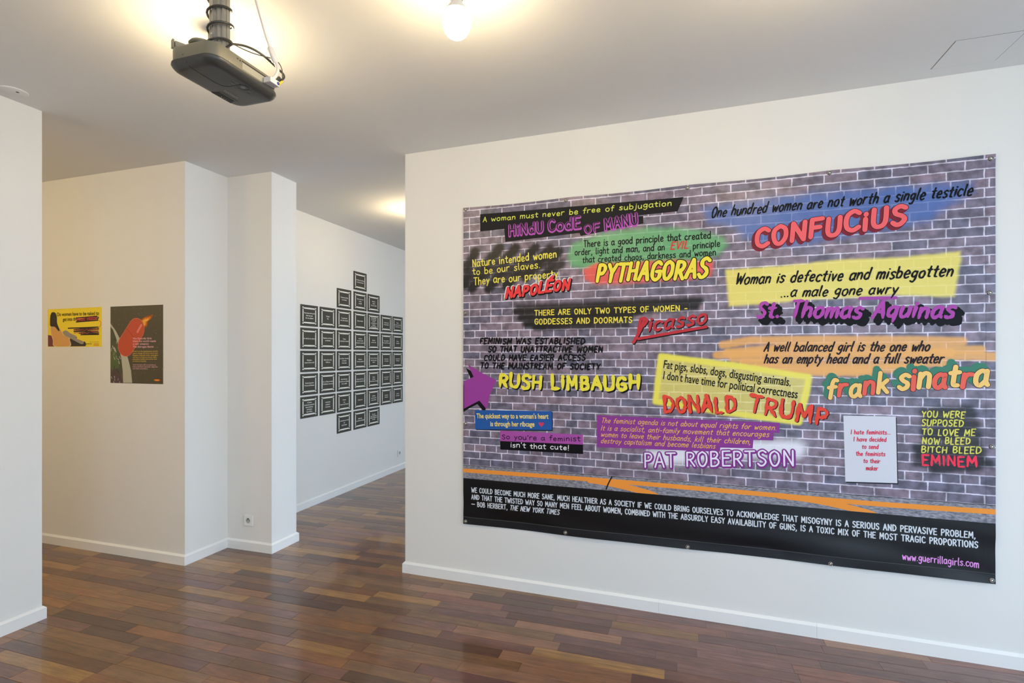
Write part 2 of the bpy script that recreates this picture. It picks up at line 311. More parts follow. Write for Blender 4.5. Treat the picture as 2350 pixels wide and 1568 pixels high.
# ---------------------------------------------------------------- lettering and print positions, in metres on each sheet (u, height)
LINES=[
('A woman must never be free of subjugation', 0.134, 2.2836, 1.2708, 2.2789, 0.0308, 'lime'),
('HiNdU', 0.3084, 2.1841, 0.5287, 2.1897, 0.0644, 'block'),
('CodE', 0.5593, 2.191, 0.7575, 2.1973, 0.0664, 'block'),
('OF', 0.7809, 2.1629, 0.8718, 2.1717, 0.0469, 'block'),
('MANU', 0.9003, 2.1716, 1.088, 2.1916, 0.0641, 'block'),
('Nature intended women', 0.0635, 2.0045, 0.6125, 2.0327, 0.045, 'yel'),
('to be our slaves.', 0.0651, 1.9539, 0.5094, 1.976, 0.0404, 'yel'),
('They are our property', 0.0736, 1.8914, 0.62, 1.9127, 0.045, 'yel'),
('NAPOLÉON', 0.2842, 1.8023, 0.6874, 1.8388, 0.0592, 'nap'),
('There is a good principle that created', 0.7758, 2.0825, 1.4739, 2.083, 0.0375, 'blk'),
('order, light and man, and an', 0.7222, 2.0369, 1.2334, 2.0335, 0.0363, 'blk'),
('EVIL', 1.263, 2.0357, 1.3569, 2.0362, 0.0396, 'evil'),
('principle', 1.3825, 2.0304, 1.5204, 2.0345, 0.0351, 'blk'),
('that created chaos, darkness and women', 0.7685, 1.9892, 1.5, 1.988, 0.0347, 'blk'),
('PYTHAGORAS', 0.8481, 1.8751, 1.452, 1.8706, 0.0966, 'pyt'),
('THERE ARE ONLY TWO TYPES OF WOMEN -', 0.4745, 1.6875, 1.3537, 1.6928, 0.0298, 'ycap'),
('GODDESSES AND DOORMATS', 0.4745, 1.6339, 1.0552, 1.6332, 0.0313, 'ycap'),
('Picasso', 1.0791, 1.5713, 1.4489, 1.6232, 0.0782, 'pic'),
('One hundred women are not worth a single testicle', 1.4746, 2.1957, 2.6216, 2.2003, 0.0531, 'ink'),
('CONFUCiUS', 1.6908, 2.0202, 2.3619, 2.0919, 0.0897, 'conf'),
('Woman is defective and misbegotten', 1.5953, 1.8264, 2.5463, 1.8225, 0.0558, 'ink'),
('...a male gone awry', 1.8147, 1.75, 2.3245, 1.7474, 0.051, 'ink'),
('St. Thomas Aquinas', 1.697, 1.6474, 2.5489, 1.6273, 0.0814, 'aqu'),
('FEMINISM WAS ESTABLISHED', 0.1133, 1.5182, 0.7814, 1.5122, 0.0335, 'brush'),
('SO THAT UNATTRACTIVE WOMEN', 0.1707, 1.467, 0.8858, 1.4637, 0.0333, 'brush'),
('COULD HAVE EASIER ACCESS', 0.1421, 1.4139, 0.7843, 1.4163, 0.0334, 'brush'),
('TO THE MAINSTREAM OF SOCIETY', 0.1174, 1.3628, 0.8717, 1.3624, 0.0335, 'brush'),
('RUSH', 0.2436, 1.2564, 0.5171, 1.2436, 0.0752, 'rush'),
('LiMBAUGH', 0.5812, 1.2486, 1.095, 1.2492, 0.0762, 'rush'),
("The quickest way to a woman's heart", 0.0927, 1.0489, 0.5624, 1.0649, 0.029, 'F:imp'),
('is through her ribcage', 0.187, 1.0035, 0.4751, 1.0136, 0.0287, 'F:imp'),
("So you're a feminist", 0.2637, 0.9267, 0.7555, 0.9388, 0.0285, 'curlk'),
("isn't that cute!", 0.3194, 0.8797, 0.6886, 0.8834, 0.0298, 'curlw'),
('The feminist agenda is not about equal rights for women.', 0.8788, 1.0545, 1.7944, 1.0541, 0.0281, 'agen'),
('It is a socialist, anti-family movement that encourages', 0.8753, 1.0101, 1.7583, 1.0171, 0.0281, 'agen'),
('women to leave their husbands, kill their children,', 0.8753, 0.9735, 1.6704, 0.9736, 0.0281, 'agen'),
('destroy capitalism and become lesbians', 0.8753, 0.9362, 1.4952, 0.9401, 0.0281, 'agen'),
('PAT ROBERTSON', 1.1217, 0.8131, 1.8784, 0.8763, 0.0767, 'pat'),
('A well balanced girl is the one who', 1.7351, 1.4678, 2.4556, 1.4677, 0.0466, 'ink2'),
('has an empty head and a full sweater', 1.7351, 1.405, 2.5087, 1.4092, 0.0466, 'ink2'),
('Fat pigs, slobs, dogs, disgusting animals.', 1.226, 1.375, 1.8607, 1.2853, 0.0444, 'F:cas'),
("I don't have time for political correctness", 1.2244, 1.3135, 1.8924, 1.2229, 0.0444, 'F:cas'),
('DONALD', 1.2285, 1.1259, 1.6017, 1.1453, 0.0853, 'don'),
('TRUMP', 1.6615, 1.1475, 2.027, 1.0931, 0.0852, 'don'),
('frank', 2.0236, 1.2327, 2.2865, 1.2601, 0.097, 'frk'),
('sinatra', 2.3307, 1.2739, 2.6788, 1.3125, 0.1045, 'frk'),
('I hate feminists...', 2.1308, 1.051, 2.2991, 1.058, 0.0207, 'red'),
('I have decided', 2.1427, 1.0157, 2.2814, 1.0218, 0.0206, 'red'),
('to send', 2.1788, 0.9811, 2.2481, 0.9837, 0.0206, 'red'),
('the feminists', 2.1526, 0.9444, 2.2769, 0.9501, 0.0206, 'red'),
('to their', 2.1847, 0.91, 2.2558, 0.9133, 0.0205, 'red'),
('maker', 2.1964, 0.8743, 2.2468, 0.878, 0.0205, 'red'),
('YOU WERE', 2.4251, 1.1477, 2.5947, 1.1508, 0.0295, 'emi'),
('SUPPOSED', 2.4251, 1.1064, 2.5889, 1.1102, 0.0295, 'emi'),
('TO LOVE ME', 2.4269, 1.0622, 2.6344, 1.0678, 0.0295, 'emi'),
('NOW BLEED', 2.4269, 1.0202, 2.6152, 1.0272, 0.0295, 'emi'),
('BITCH BLEED', 2.4238, 0.978, 2.6558, 0.9852, 0.0295, 'emi'),
('EMINEM', 2.4269, 0.917, 2.6413, 0.9227, 0.0457, 'emr'),
('WE COULD BECOME MUCH MORE SANE, MUCH HEALTHIER AS A SOCIETY IF WE COULD BRING OURSELVES TO ACKNOWLEDGE THAT MISOGYNY IS A SERIOUS AND PERVASIVE PROBLEM,', 0.0569, 0.5773, 2.6363, 0.5852, 0.0314, 'F:con'),
('AND THAT THE TWISTED WAY SO MANY MEN FEEL ABOUT WOMEN, COMBINED WITH THE ABSURDLY EASY AVAILABILITY OF GUNS, IS A TOXIC MIX OF THE MOST TRAGIC PROPORTIONS', 0.0569, 0.5328, 2.6464, 0.5409, 0.0314, 'F:con'),
('— BOB HERBERT,', 0.0569, 0.4876, 0.2996, 0.4915, 0.0314, 'F:con'),
('THE NEW YORK TIMES', 0.3154, 0.4909, 0.6282, 0.4928, 0.0306, 'F:coni'),
('www.guerrillagirls.com', 2.347, 0.451, 2.6496, 0.4505, 0.0343, 'url'),
]
POSTER1=[
('Do women have to be naked to', 0.1524, 1.7434, 0.6009, 1.7426, 0.0267, 'F:naked'),
('get into the', 0.2142, 1.704, 0.3728, 1.7062, 0.0257, 'F:naked'),
('MUSIC VIDEOS', 0.3697, 1.7041, 0.58, 1.7087, 0.0184, 'scr'),
('?', 0.583, 1.7022, 0.6009, 1.7027, 0.0258, 'F:naked'),
('Guerrilla Girls', 0.4558, 1.5264, 0.5257, 1.526, 0.0078, 'F:naked'),
]
POSTER2=[
('The Guerrilla Girls', 0.9426, 1.5587, 1.1246, 1.5588, 0.0126, 'F:pink'),
('think the world needs', 0.9426, 1.5399, 1.1658, 1.5396, 0.0126, 'F:pink'),
('a new weapon:', 0.9426, 1.5207, 1.0981, 1.5206, 0.0126, 'F:pink'),
('The Estrogen Bomb', 0.9426, 1.5002, 1.1433, 1.4994, 0.0126, 'F:pink'),
('Drop it on the superpowers and the', 0.9426, 1.47, 1.1832, 1.4705, 0.0075, 'F:gold'),
('guys in charge will throw down their', 0.9426, 1.456, 1.1859, 1.4566, 0.0075, 'F:gold'),
('big guns, hug each other, apologize,', 0.9426, 1.442, 1.1859, 1.4427, 0.0075, 'F:gold'),
('and start to work on human rights,', 0.9426, 1.428, 1.175, 1.4289, 0.0075, 'F:gold'),
('education, health care and an end', 0.9426, 1.414, 1.1723, 1.415, 0.0075, 'F:gold'),
('to income inequality.', 0.9426, 1.4, 1.076, 1.4007, 0.0075, 'F:gold'),
('Send estrogen pills to presidents,', 0.9426, 1.373, 1.1668, 1.3735, 0.0075, 'F:pink'),
('prime ministers, generals, oligarchs,', 0.9426, 1.3592, 1.1832, 1.3601, 0.0075, 'F:pink'),
('and CEOs everywhere.', 0.9426, 1.3454, 1.0898, 1.3458, 0.0075, 'F:pink'),
]
TAPE1= [(0.1156, 2.3338), (1.3344, 2.3204), (1.3021, 2.244), (0.1156, 2.2256)]
TAPE2= [(0.2762, 2.2473), (1.1165, 2.2344), (1.1165, 2.1927), (0.7575, 2.1488), (0.7502, 2.1675), (0.2842, 2.1479)]
GREEN= [(0.6762, 2.0397), (0.7134, 2.11), (0.8946, 2.1542), (1.1703, 2.1641), (1.3984, 2.139), (1.542, 2.078), (1.5604, 2.037), (1.5173, 1.9869), (1.3665, 1.966), (1.0346, 1.9611), (0.7867, 1.9535), (0.6985, 1.9801)]
REDBLOB= [(0.7758, 1.9469), (0.8445, 1.979), (1.3021, 1.9766), (1.4864, 1.9522), (1.4739, 1.8762), (1.3665, 1.8613), (0.8589, 1.8603), (0.7867, 1.8887)]
SCRIB1= [(0.0142, 2.0033), (0.082, 2.1003), (0.0056, 1.8944), (0.2477, 2.1124), (0.0567, 1.8688), (0.3525, 2.1053), (0.1738, 1.8639), (0.4784, 2.0968), (0.2883, 1.8743), (0.5708, 2.0832), (0.4159, 1.9212), (0.6238, 2.065), (0.5402, 1.9225), (0.6388, 1.9909)]
SCRIB2= [(0.3684, 1.7428), (1.4174, 1.7447), (0.3525, 1.7131), (1.3984, 1.7117), (0.3843, 1.6747), (1.103, 1.6928), (0.4159, 1.6365), (1.0483, 1.6593), (0.4784, 1.6129), (1.0208, 1.6178)]
BLUEP= [(1.4246, 2.2484), (1.7283, 2.2684), (2.0863, 2.2727), (2.4148, 2.2704), (2.6291, 2.2596), (2.6291, 2.2167), (2.4927, 2.1309), (2.4617, 2.0899), (2.143, 2.0514), (1.8873, 2.0102), (1.7158, 2.0288), (1.6338, 2.0693), (1.6018, 2.1274), (1.4646, 2.1739)]
YEL1= [(1.5468, 1.9072), (1.8512, 1.9145), (2.0863, 1.9308), (2.3083, 1.9238), (2.5766, 1.9383), (2.5817, 1.9071), (2.5565, 1.723), (2.3083, 1.7416), (1.9587, 1.7314), (1.5663, 1.71)]
UNDERLINE= [(2.171, 1.7305), (2.3218, 1.7284)]
ARROW= [(0.0049, 1.2802), (0.0719, 1.3089), (0.0326, 1.3867), (0.1298, 1.334), (0.2275, 1.29), (0.183, 1.1985), (0.1626, 1.1055), (0.1117, 1.1601), (0.0049, 1.1054)]
LBLUE= [(0.0802, 1.0988), (0.5834, 1.1107), (0.5849, 0.9969), (0.0844, 0.9783)]
LPURP= [(0.2516, 0.9787), (0.7721, 0.9788), (0.7721, 0.9205), (0.2516, 0.9133)]
LBLK= [(0.2516, 0.9133), (0.7721, 0.9205), (0.7721, 0.865), (0.2533, 0.8608)]
HEART= [(0.5171, 1.0294)]
YBOX= [(1.212, 1.4415), (1.6017, 1.3904), (1.9447, 1.3341), (1.9357, 1.2633), (1.8994, 1.1009), (1.5258, 1.1385), (1.1831, 1.186)]
AGENDA= [(0.8541, 1.0958), (1.8109, 1.0931), (1.8095, 1.0396), (1.7822, 1.0399), (1.7807, 0.9998), (1.6852, 0.9971), (1.6822, 0.9516), (1.522, 0.947), (1.5204, 0.9238), (0.8541, 0.9103)]
WHITESP= [(1.1748, 0.8682), (1.5258, 0.9241), (1.6763, 0.9456), (1.8854, 0.9621)]
ORANGE= [[(1.5334, 1.5011), (1.6763, 1.5246), (1.9963, 1.5256), (2.2928, 1.5206), (2.5859, 1.5129)], [(1.5563, 1.4599), (1.8924, 1.4911), (2.3558, 1.485), (2.6558, 1.4715)], [(1.5027, 1.4476), (1.8216, 1.4676), (2.5386, 1.4588)], [(1.5866, 1.4272), (1.962, 1.4399), (2.4786, 1.4479), (2.713, 1.4408)], [(1.6392, 1.407), (2.0304, 1.3973), (2.5087, 1.4114)], [(1.6984, 1.379), (2.0976, 1.3708), (2.4177, 1.3851)], [(1.8216, 1.3601), (2.2288, 1.3608)]]
PAPER= [(2.099, 1.1417), (2.3213, 1.1466), (2.3276, 0.8204), (2.1076, 0.8102)]
EMIS= [[(2.4361, 1.1717), (2.6152, 1.1926)], [(2.4544, 1.143), (2.6268, 1.1643)], [(2.4483, 1.1207), (2.6384, 1.1253)], [(2.4361, 1.076), (2.6268, 1.0997)], [(2.4422, 1.0468), (2.6442, 1.0719)], [(2.4054, 1.0005), (2.6442, 1.036)], [(2.4177, 0.9791), (2.6558, 1.0009)], [(2.4115, 0.9529), (2.6558, 0.9687)], [(2.4054, 0.9192), (2.6902, 0.9425)], [(2.4786, 0.8986), (2.6442, 0.9179)]]
PICUND= [(1.0894, 1.5398), (1.452, 1.6017)]
PICTAIL= [(1.1233, 1.6575), (1.103, 1.5954), (1.0621, 1.5191)]
OR1= [(0.0007, 0.728), (0.847, 0.7365), (1.6248, 0.7302), (1.9219, 0.7213), (2.341, 0.7204), (2.7123, 0.7302), (2.7123, 0.7066), (2.3904, 0.6986), (2.0843, 0.6961), (2.2607, 0.6632), (2.189, 0.6578), (1.9219, 0.7088), (1.516, 0.7013), (1.0207, 0.7098), (1.1879, 0.6637), (1.0343, 0.666), (0.847, 0.7062), (0.0007, 0.6971)]
OR2= [(0.0007, 0.6817), (0.0677, 0.6624), (0.0007, 0.6586)]
CRACK= [(0.9416, 0.7452), (0.9068, 0.6619)]
GROM= [(0.0168, 2.3717), (0.6693, 2.3677), (1.3545, 2.3682), (2.0368, 2.3717), (2.6942, 2.3635), (2.6909, 1.7376), (2.6975, 1.02), (0.0152, 0.3891), (0.6667, 0.3916), (1.3545, 0.3896), (2.0407, 0.3888), (2.6975, 0.3983), (0.0152, 1.7142), (0.0183, 1.0108)]
P1= [(0.044, 1.7978), (0.6278, 1.8008), (0.6278, 1.5074), (0.0473, 1.51)]
P2= [(0.7176, 1.7996), (1.2305, 1.7999), (1.2305, 1.2427), (0.7176, 1.243)]
P1HAIR= [(0.0752, 1.7478), (0.0914, 1.772), (0.1204, 1.7736), (0.1396, 1.7598), (0.1492, 1.7284), (0.1524, 1.6883), (0.178, 1.639), (0.1652, 1.6303), (0.1268, 1.662), (0.0784, 1.6673), (0.072, 1.7076)]
P1BODY= [(0.072, 1.6629), (0.1204, 1.6666), (0.178, 1.6523), (0.2225, 1.5986), (0.273, 1.5804), (0.2918, 1.5582), (0.2918, 1.512), (0.1204, 1.5128), (0.1043, 1.5597), (0.0817, 1.6136)]
P1GREY= [(0.2098, 1.6209), (0.2478, 1.6336), (0.2981, 1.6109), (0.3604, 1.5883), (0.3604, 1.5708), (0.4344, 1.5483), (0.4344, 1.5309), (0.4037, 1.5311), (0.2981, 1.5714), (0.2351, 1.594)]
P1DARK= [(0.2949, 1.5758), (0.3604, 1.5533), (0.4098, 1.5311), (0.4497, 1.5482), (0.4528, 1.5113), (0.2949, 1.5107)]
P1MAR= [(0.0492, 1.6005), (0.0946, 1.5911), (0.1171, 1.5507), (0.1204, 1.5115), (0.0492, 1.5109)]
P1S1= [(0.3604, 1.724), (0.58, 1.7323), (0.3728, 1.7062), (0.583, 1.7194), (0.3604, 1.6955), (0.5859, 1.7042)]
P1S2= [(0.273, 1.6487), (0.5919, 1.6525), (0.3355, 1.6368), (0.5979, 1.6395), (0.3355, 1.6236), (0.5919, 1.6224), (0.3913, 1.6098), (0.5979, 1.6094), (0.4098, 1.5987), (0.5979, 1.5987)]
P1ARC= [(0.6009, 1.7018), (0.6188, 1.6886), (0.6188, 1.6671), (0.5919, 1.6461)]
P2CAP= [(0.873, 1.5156), (0.9753, 1.6319)]
P2FLAME= [(1.0315, 1.6685), (1.1422, 1.7365)]
P2ARC= [(0.7176, 1.6782), (0.7691, 1.6264), (0.8097, 1.5709), (0.8558, 1.4946), (0.8959, 1.4189), (0.9244, 1.3352), (0.9358, 1.2465), (0.7176, 1.243)]
P2GR= [(0.7176, 1.5036), (0.7633, 1.478), (0.7981, 1.4186), (0.8097, 1.3637), (0.7691, 1.3422), (0.7176, 1.3546)]
P2PUR= [(0.7282, 1.3163), (0.7865, 1.3508), (0.827, 1.292), (0.8386, 1.2449), (0.734, 1.2432)]
P2LOGO= [(1.175, 1.2697)]

# ---------------------------------------------------------------- lettering
GL = {
'a':(6,'~5.2,5 3,6.2 .8,4.6 .7,1.4 2.6,0 4.9,1.8|-5.2,6 5,1.5 6,0'),'b':(6,'-.7,10 .7,0|~.7,4.5 3,6 5.4,4 4.6,.7 2.4,0 .7,1.4'),
'c':(5.4,'~5,5.2 3,6.2 .9,4.6 .8,1.6 2.8,0 5.1,1'),'d':(6,'~5,4.6 3,6 .8,4.2 1,1 3,0 5,1.6|-5.3,10 5.1,0'),
'e':(5.6,'~.9,3 4.8,3.5 4.2,5.7 2.4,6.1 .8,4 1.2,.9 3,0 5.1,1'),'f':(4.6,'~4.9,9.4 3.4,9.9 2.4,8 2.2,4 2,0|-.5,5.8 4.4,6.1'),
'g':(6,'~5,5 3,6.2 .8,4.6 1.3,1.6 3.4,1.3 5,3|~5.2,6 5.1,0 4,-2.8 2.2,-3.2 .6,-2.2'),'h':(5.8,'-.8,10 .7,0|~.7,3.6 2.6,6 4.6,5.3 5,3 5,0'),
'i':(2,'-1,6 1,0|-1.1,8.3 1.2,8.7'),'j':(3,'~2.2,6 2.1,0 1.4,-2.6 -.2,-3|-2.3,8.3 2.4,8.7'),'k':(5.4,'-.8,10 .7,0|-4.7,6 .8,2.6|-2,3.6 5.2,0'),
'l':(2.4,'~1.1,10 .9,2 1.8,0'),'m':(8,'-.6,6 .6,0|~.6,3.6 2,6 3.6,5.6 3.9,3.6 3.9,0|~3.9,3.6 5.4,6 6.9,5.6 7.2,3.6 7.2,0'),
'n':(5.8,'-.7,6 .7,0|~.7,3.6 2.6,6 4.6,5.4 5,3.4 5,0'),'o':(6,'~3,6.1 .9,4.8 .7,2 2.4,0 4.6,.6 5.4,3.2 4.6,5.5 2.9,6.1'),
'p':(6,'-.7,6 .5,-3.3|~.6,4.4 2.8,6.2 5.3,4.6 4.6,1.2 2.4,.1 .7,1.3'),'q':(6,'~5,5 3,6.2 .8,4.4 1,1.2 3,.1 5,1.8|-5.2,6 5,-3.3'),
'r':(4.8,'-.8,6 .7,0|~.7,3.4 2.2,5.7 4.6,5.8'),'s':(5,'~4.7,5.4 2.8,6.2 1,5 2.2,3.5 4.2,2.4 4.2,.7 2.2,-.1 .5,.9'),
't':(4.6,'~2.4,8.8 2.2,3 2.5,.6 4.4,.3|-.4,6 4.6,6.2'),'u':(5.8,'~.7,6 .7,1.8 2.2,0 4.2,1 5,3|-5,6 5.2,0'),'v':(5.2,'-.4,6 2.5,0 4.8,6'),
'w':(7.4,'-.5,6 1.9,0 3.7,4.6 5.4,0 7.1,6'),'x':(5.2,'-.6,6 4.8,0|-4.8,6 .5,0'),'y':(5.4,'-.6,6 2.9,.9|-5.1,6 1.2,-3.3'),'z':(5.2,'-.7,6 4.8,6 .6,0 5,0'),
'A':(6.6,'-.4,0 3.3,10 6.2,0|-1.5,3.6 5.2,3.6'),'B':(6,'-.8,10 .8,0|~.8,10 3.8,9.8 4.8,7.8 3.4,5.6 .8,5.2|~.8,5.2 4.4,4.9 5.5,2.5 3.8,.3 .8,0'),
'C':(6,'~5.6,8.6 3.6,10 1.3,8.4 .7,5 1.4,1.5 3.6,0 5.8,1.4'),'D':(6.4,'-.8,10 .8,0|~.8,10 4.2,9.2 6,5.4 4.6,1.4 .8,0'),
'E':(5.6,'-5.2,10 .8,10 .8,0 5.3,0|-.8,5.3 4.5,5.3'),'F':(5.4,'-5.2,10 .8,10 .8,0|-.8,5.3 4.5,5.3'),
'G':(6.4,'~5.7,8.6 3.6,10 1.3,8.4 .7,5 1.4,1.5 3.6,0 5.7,1.4 5.8,4.2|-3.4,4.6 6.2,4.6'),'H':(6.4,'-.8,10 .8,0|-5.7,10 5.7,0|-.8,5.1 5.7,5.3'),
'I':(2.2,'-1.1,10 1.1,0'),'J':(4.6,'~4,10 4,2.6 2.6,0 .5,1.2'),'K':(6,'-.8,10 .8,0|-5.4,10 .8,4.6|-2.2,5.6 5.8,0'),'L':(5.2,'-.8,10 .8,0 5,0'),
'M':(7.6,'-.7,0 1.2,10 3.8,3.4 6.4,10 6.9,0'),'N':(6.6,'-.8,0 .8,10 5.8,0 5.8,10'),'O':(6.8,'~3.4,10 1.1,8.2 .7,4.6 2,.6 4.2,.1 6,3.4 5.6,8 3.3,10'),
'P':(5.8,'-.8,10 .8,0|~.8,10 4,9.7 5.2,7.4 3.8,4.9 .8,4.5'),'Q':(6.8,'~3.4,10 1.1,8.2 .7,4.6 2,.6 4.2,.1 6,3.4 5.6,8 3.3,10|-4,2.6 6.5,-.6'),
'R':(6,'-.8,10 .8,0|~.8,10 4,9.7 5.2,7.5 3.8,5.1 .8,4.7|-2.6,4.8 5.7,0'),'S':(5.8,'~5.3,8.8 3.4,10 1.2,8.8 1.6,6.2 4.2,4.4 5.2,2.4 3.8,.2 2,0 .6,1.4'),
'T':(6,'-.2,10 5.8,10|-3,10 3,0'),'U':(6.4,'~.8,10 .8,3 2,.3 4.4,.3 5.7,3 5.7,10'),'V':(6,'-.3,10 3,0 5.8,10'),'W':(8.6,'-.4,10 2.2,0 4.3,7 6.4,0 8.3,10'),
'X':(6,'-.5,10 5.6,0|-5.5,10 .5,0'),'Y':(6,'-.3,10 3,5.2 5.7,10|-3,5.2 3,0'),'—':(9,'-.2,4.6 8.8,4.6'),'Z':(6,'-.6,10 5.4,10 .6,0 5.6,0'),
'.':(2,'-.9,.1 1.2,.2'),',':(2.2,'~1.2,.6 1.2,-.4 .5,-1.8'),"'":(1.8,'-1,10 .8,7.6'),'-':(4.4,'-.6,3.6 3.8,3.6'),'!':(2.2,'-1.2,10 1,3|-.9,.1 1.2,.2'),
'?':(5,'~.7,8 2.4,10 4.6,8.6 4,6 2.4,4.6 2.3,3|-2.2,.1 2.5,.2'),' ':(4.2,''),
'É':(5.6,'-5.2,10 .8,10 .8,0 5.3,0|-.8,5.3 4.5,5.3|-2.4,11.6 4.4,13.4'),
}
class Ink:          # flat print: strokes and shapes in the plane of the sheet, collected into one mesh per block
    def __init__(s, surf): s.V = []; s.F = []; s.C = []; s.surf = surf; s.zmin = -9; s.umin = -9
    def vert(s, u, z, lay, c): u = max(u, s.umin); z = max(z, s.zmin); s.V.append(s.surf(u, z, lay)); s.C.append(c); return len(s.V)-1
    def poly(s, pts, lay, c, fan=None):
        if fan is None:
            s.F.append(tuple(s.vert(u, z, lay, c) for u, z in pts))
        else:
            k = s.vert(fan[0], fan[1], lay, c); ids = [s.vert(u, z, lay, c) for u, z in pts]
            for i in range(len(ids)): s.F.append((k, ids[i], ids[(i+1) % len(ids)]))
    def disc(s, u, z, r, lay, c, n=10, ry=None):
        s.poly([(u+r*math.cos(2*math.pi*i/n), z+(ry or r)*math.sin(2*math.pi*i/n)) for i in range(n)], lay, c)
    def stroke(s, pts, r, lay, c, caps=True):
        if len(pts) < 2: return
        s.k = (getattr(s, 'k', 0)+1) % 24; lay = lay+s.k*.012        # overlapping strokes never share a plane
        rr = r if isinstance(r, list) else [r]*len(pts); L = []; R = []
        for i, (u, z) in enumerate(pts):
            a = pts[max(i-1, 0)]; b = pts[min(i+1, len(pts)-1)]
            dx, dz = b[0]-a[0], b[1]-a[1]; q = math.hypot(dx, dz) or 1; nx, nz = -dz/q, dx/q
            k = 1.
            if 0 < i < len(pts)-1:
                d1 = (u-a[0], z-a[1]); q1 = math.hypot(*d1) or 1; cs = (d1[0]*dx+d1[1]*dz)/(q*q1); k = 1/max(.75, abs(cs))
            L.append(s.vert(u+nx*rr[i]*k, z+nz*rr[i]*k, lay, c)); R.append(s.vert(u-nx*rr[i]*k, z-nz*rr[i]*k, lay, c))
        for i in range(len(pts)-1): s.F.append((L[i], R[i], R[i+1], L[i+1]))
        if caps:
            for i in {0, len(pts)-1}: s.disc(pts[i][0], pts[i][1], rr[i], lay+(.004 if i else .008), c, 8)
    def text(s, txt, u0, z0, u1, z1, cap, layers, slant=0., wob=0., brush=0., seed=1, alt=None, only=None):
        R = random.Random(seed+len(txt)); adv = sum(GL[ch][0]+1.4 for ch in txt)-1.4
        ln = math.hypot(u1-u0, z1-z0); k = ln/adv; ex, ez = (u1-u0)/ln, (z1-z0)/ln; c10 = cap/10
        out = []; x = 0.; gi = 0
        for ch in txt:
            w_, st = GL[ch]; jy = R.uniform(-wob, wob)*cap; ja = R.uniform(-wob, wob)*.9; js = 1+R.uniform(-wob, wob)
            for part in st.split('|') if st else []:
                P = [tuple(map(float, q.split(','))) for q in part[1:].split()]
                if part[0] == '~': P = [(v.x, v.y) for v in crom([(a, b, 0) for a, b in P], 4)]
                elif len(P) > 2 or brush:    # keep corners crisp: separate straight runs
                    pass
                pieces = [P] if part[0] == '~' else [[P[i], P[i+1]] for i in range(len(P)-1)]
                for Q in pieces:
                    if len(Q) == 2 and brush: Q = [(Q[0][0]*(1-t)+Q[1][0]*t+R.uniform(-.12,.12)*brush, Q[0][1]*(1-t)+Q[1][1]*t) for t in (0,.25,.5,.75,1)]
                    T = []
                    for a, b in Q:
                        a2 = (a-w_/2)*js+w_/2; b2 = b*js
                        xx = (x+a2)*k+(b2*c10)*slant-b2*ja*c10*.5; yy = b2*c10+jy+(a2-w_/2)*ja*k*.5
                        T.append((u0+ex*xx-ez*yy, z0+ez*xx+ex*yy))
                    rr = [1+(R.uniform(-.35,.35) if brush > 1 else math.sin(i*1.1+gi)*.22*brush) for i in range(len(T))] if brush else [1.]*len(T)
                    if brush > .5: rr[-1] *= .6
                    out.append((T, rr, gi))
            x += w_+1.4; gi += 1
        for li, (rad, col, du, dz) in enumerate(layers):
            for T, rr, g in out:
                if only and not (only[0] <= g < only[1]): continue
                c = col if not (alt and li == alt[0] and g % 2) else alt[1]
                s.stroke([(a+du*cap, b+dz*cap) for a, b in T], [rad*cap*q for q in rr], 2+li, c)
    def font(s, txt, u0, z0, u1, z1, cap, c, bold=.0, slant=0., lay=2):
        cu = bpy.data.curves.new('t', 'FONT'); cu.body = txt; cu.size = 1; cu.resolution_u = 3; cu.offset = bold; cu.fill_mode = 'FRONT'
        o = bpy.data.objects.new('t', cu); COL.objects.link(o); bpy.context.view_layer.update()
        me = bpy.data.meshes.new_from_object(o.evaluated_get(bpy.context.evaluated_depsgraph_get()))
        X = [v.co.x for v in me.vertices]; x0, x1 = min(X), max(X); ln = math.hypot(u1-u0, z1-z0); ex, ez = (u1-u0)/ln, (z1-z0)/ln
        k = ln/(x1-x0); ky = cap/CAPH; n = len(s.V)
        for v in me.vertices:
            yy = v.co.y*ky; xx = (v.co.x-x0)*k+yy*slant
            s.vert(u0+ex*xx-ez*yy, z0+ez*xx+ex*yy, lay, c)
        for p in me.polygons: s.F.append(tuple(i+n for i in p.vertices))
        bpy.data.objects.remove(o); bpy.data.curves.remove(cu); bpy.data.meshes.remove(me)
    def build(s, name, parent, m=None, label=None):
        o = link(name, tone_mesh(s.V, s.F, s.C, 'ink'), m or INK, parent)
        if label: o['label'] = label
        return o
def cap_height():
    cu = bpy.data.curves.new('t', 'FONT'); cu.body = 'H'; cu.size = 1
    o = bpy.data.objects.new('t', cu); COL.objects.link(o); bpy.context.view_layer.update()
    me = bpy.data.meshes.new_from_object(o.evaluated_get(bpy.context.evaluated_depsgraph_get()))
    y = max(v.co.y for v in me.vertices); bpy.data.objects.remove(o); bpy.data.curves.remove(cu); bpy.data.meshes.remove(me); return y
CAPH = cap_height()
K = 1.12
def C_(r, g, b): return lin(r, g, b, K)
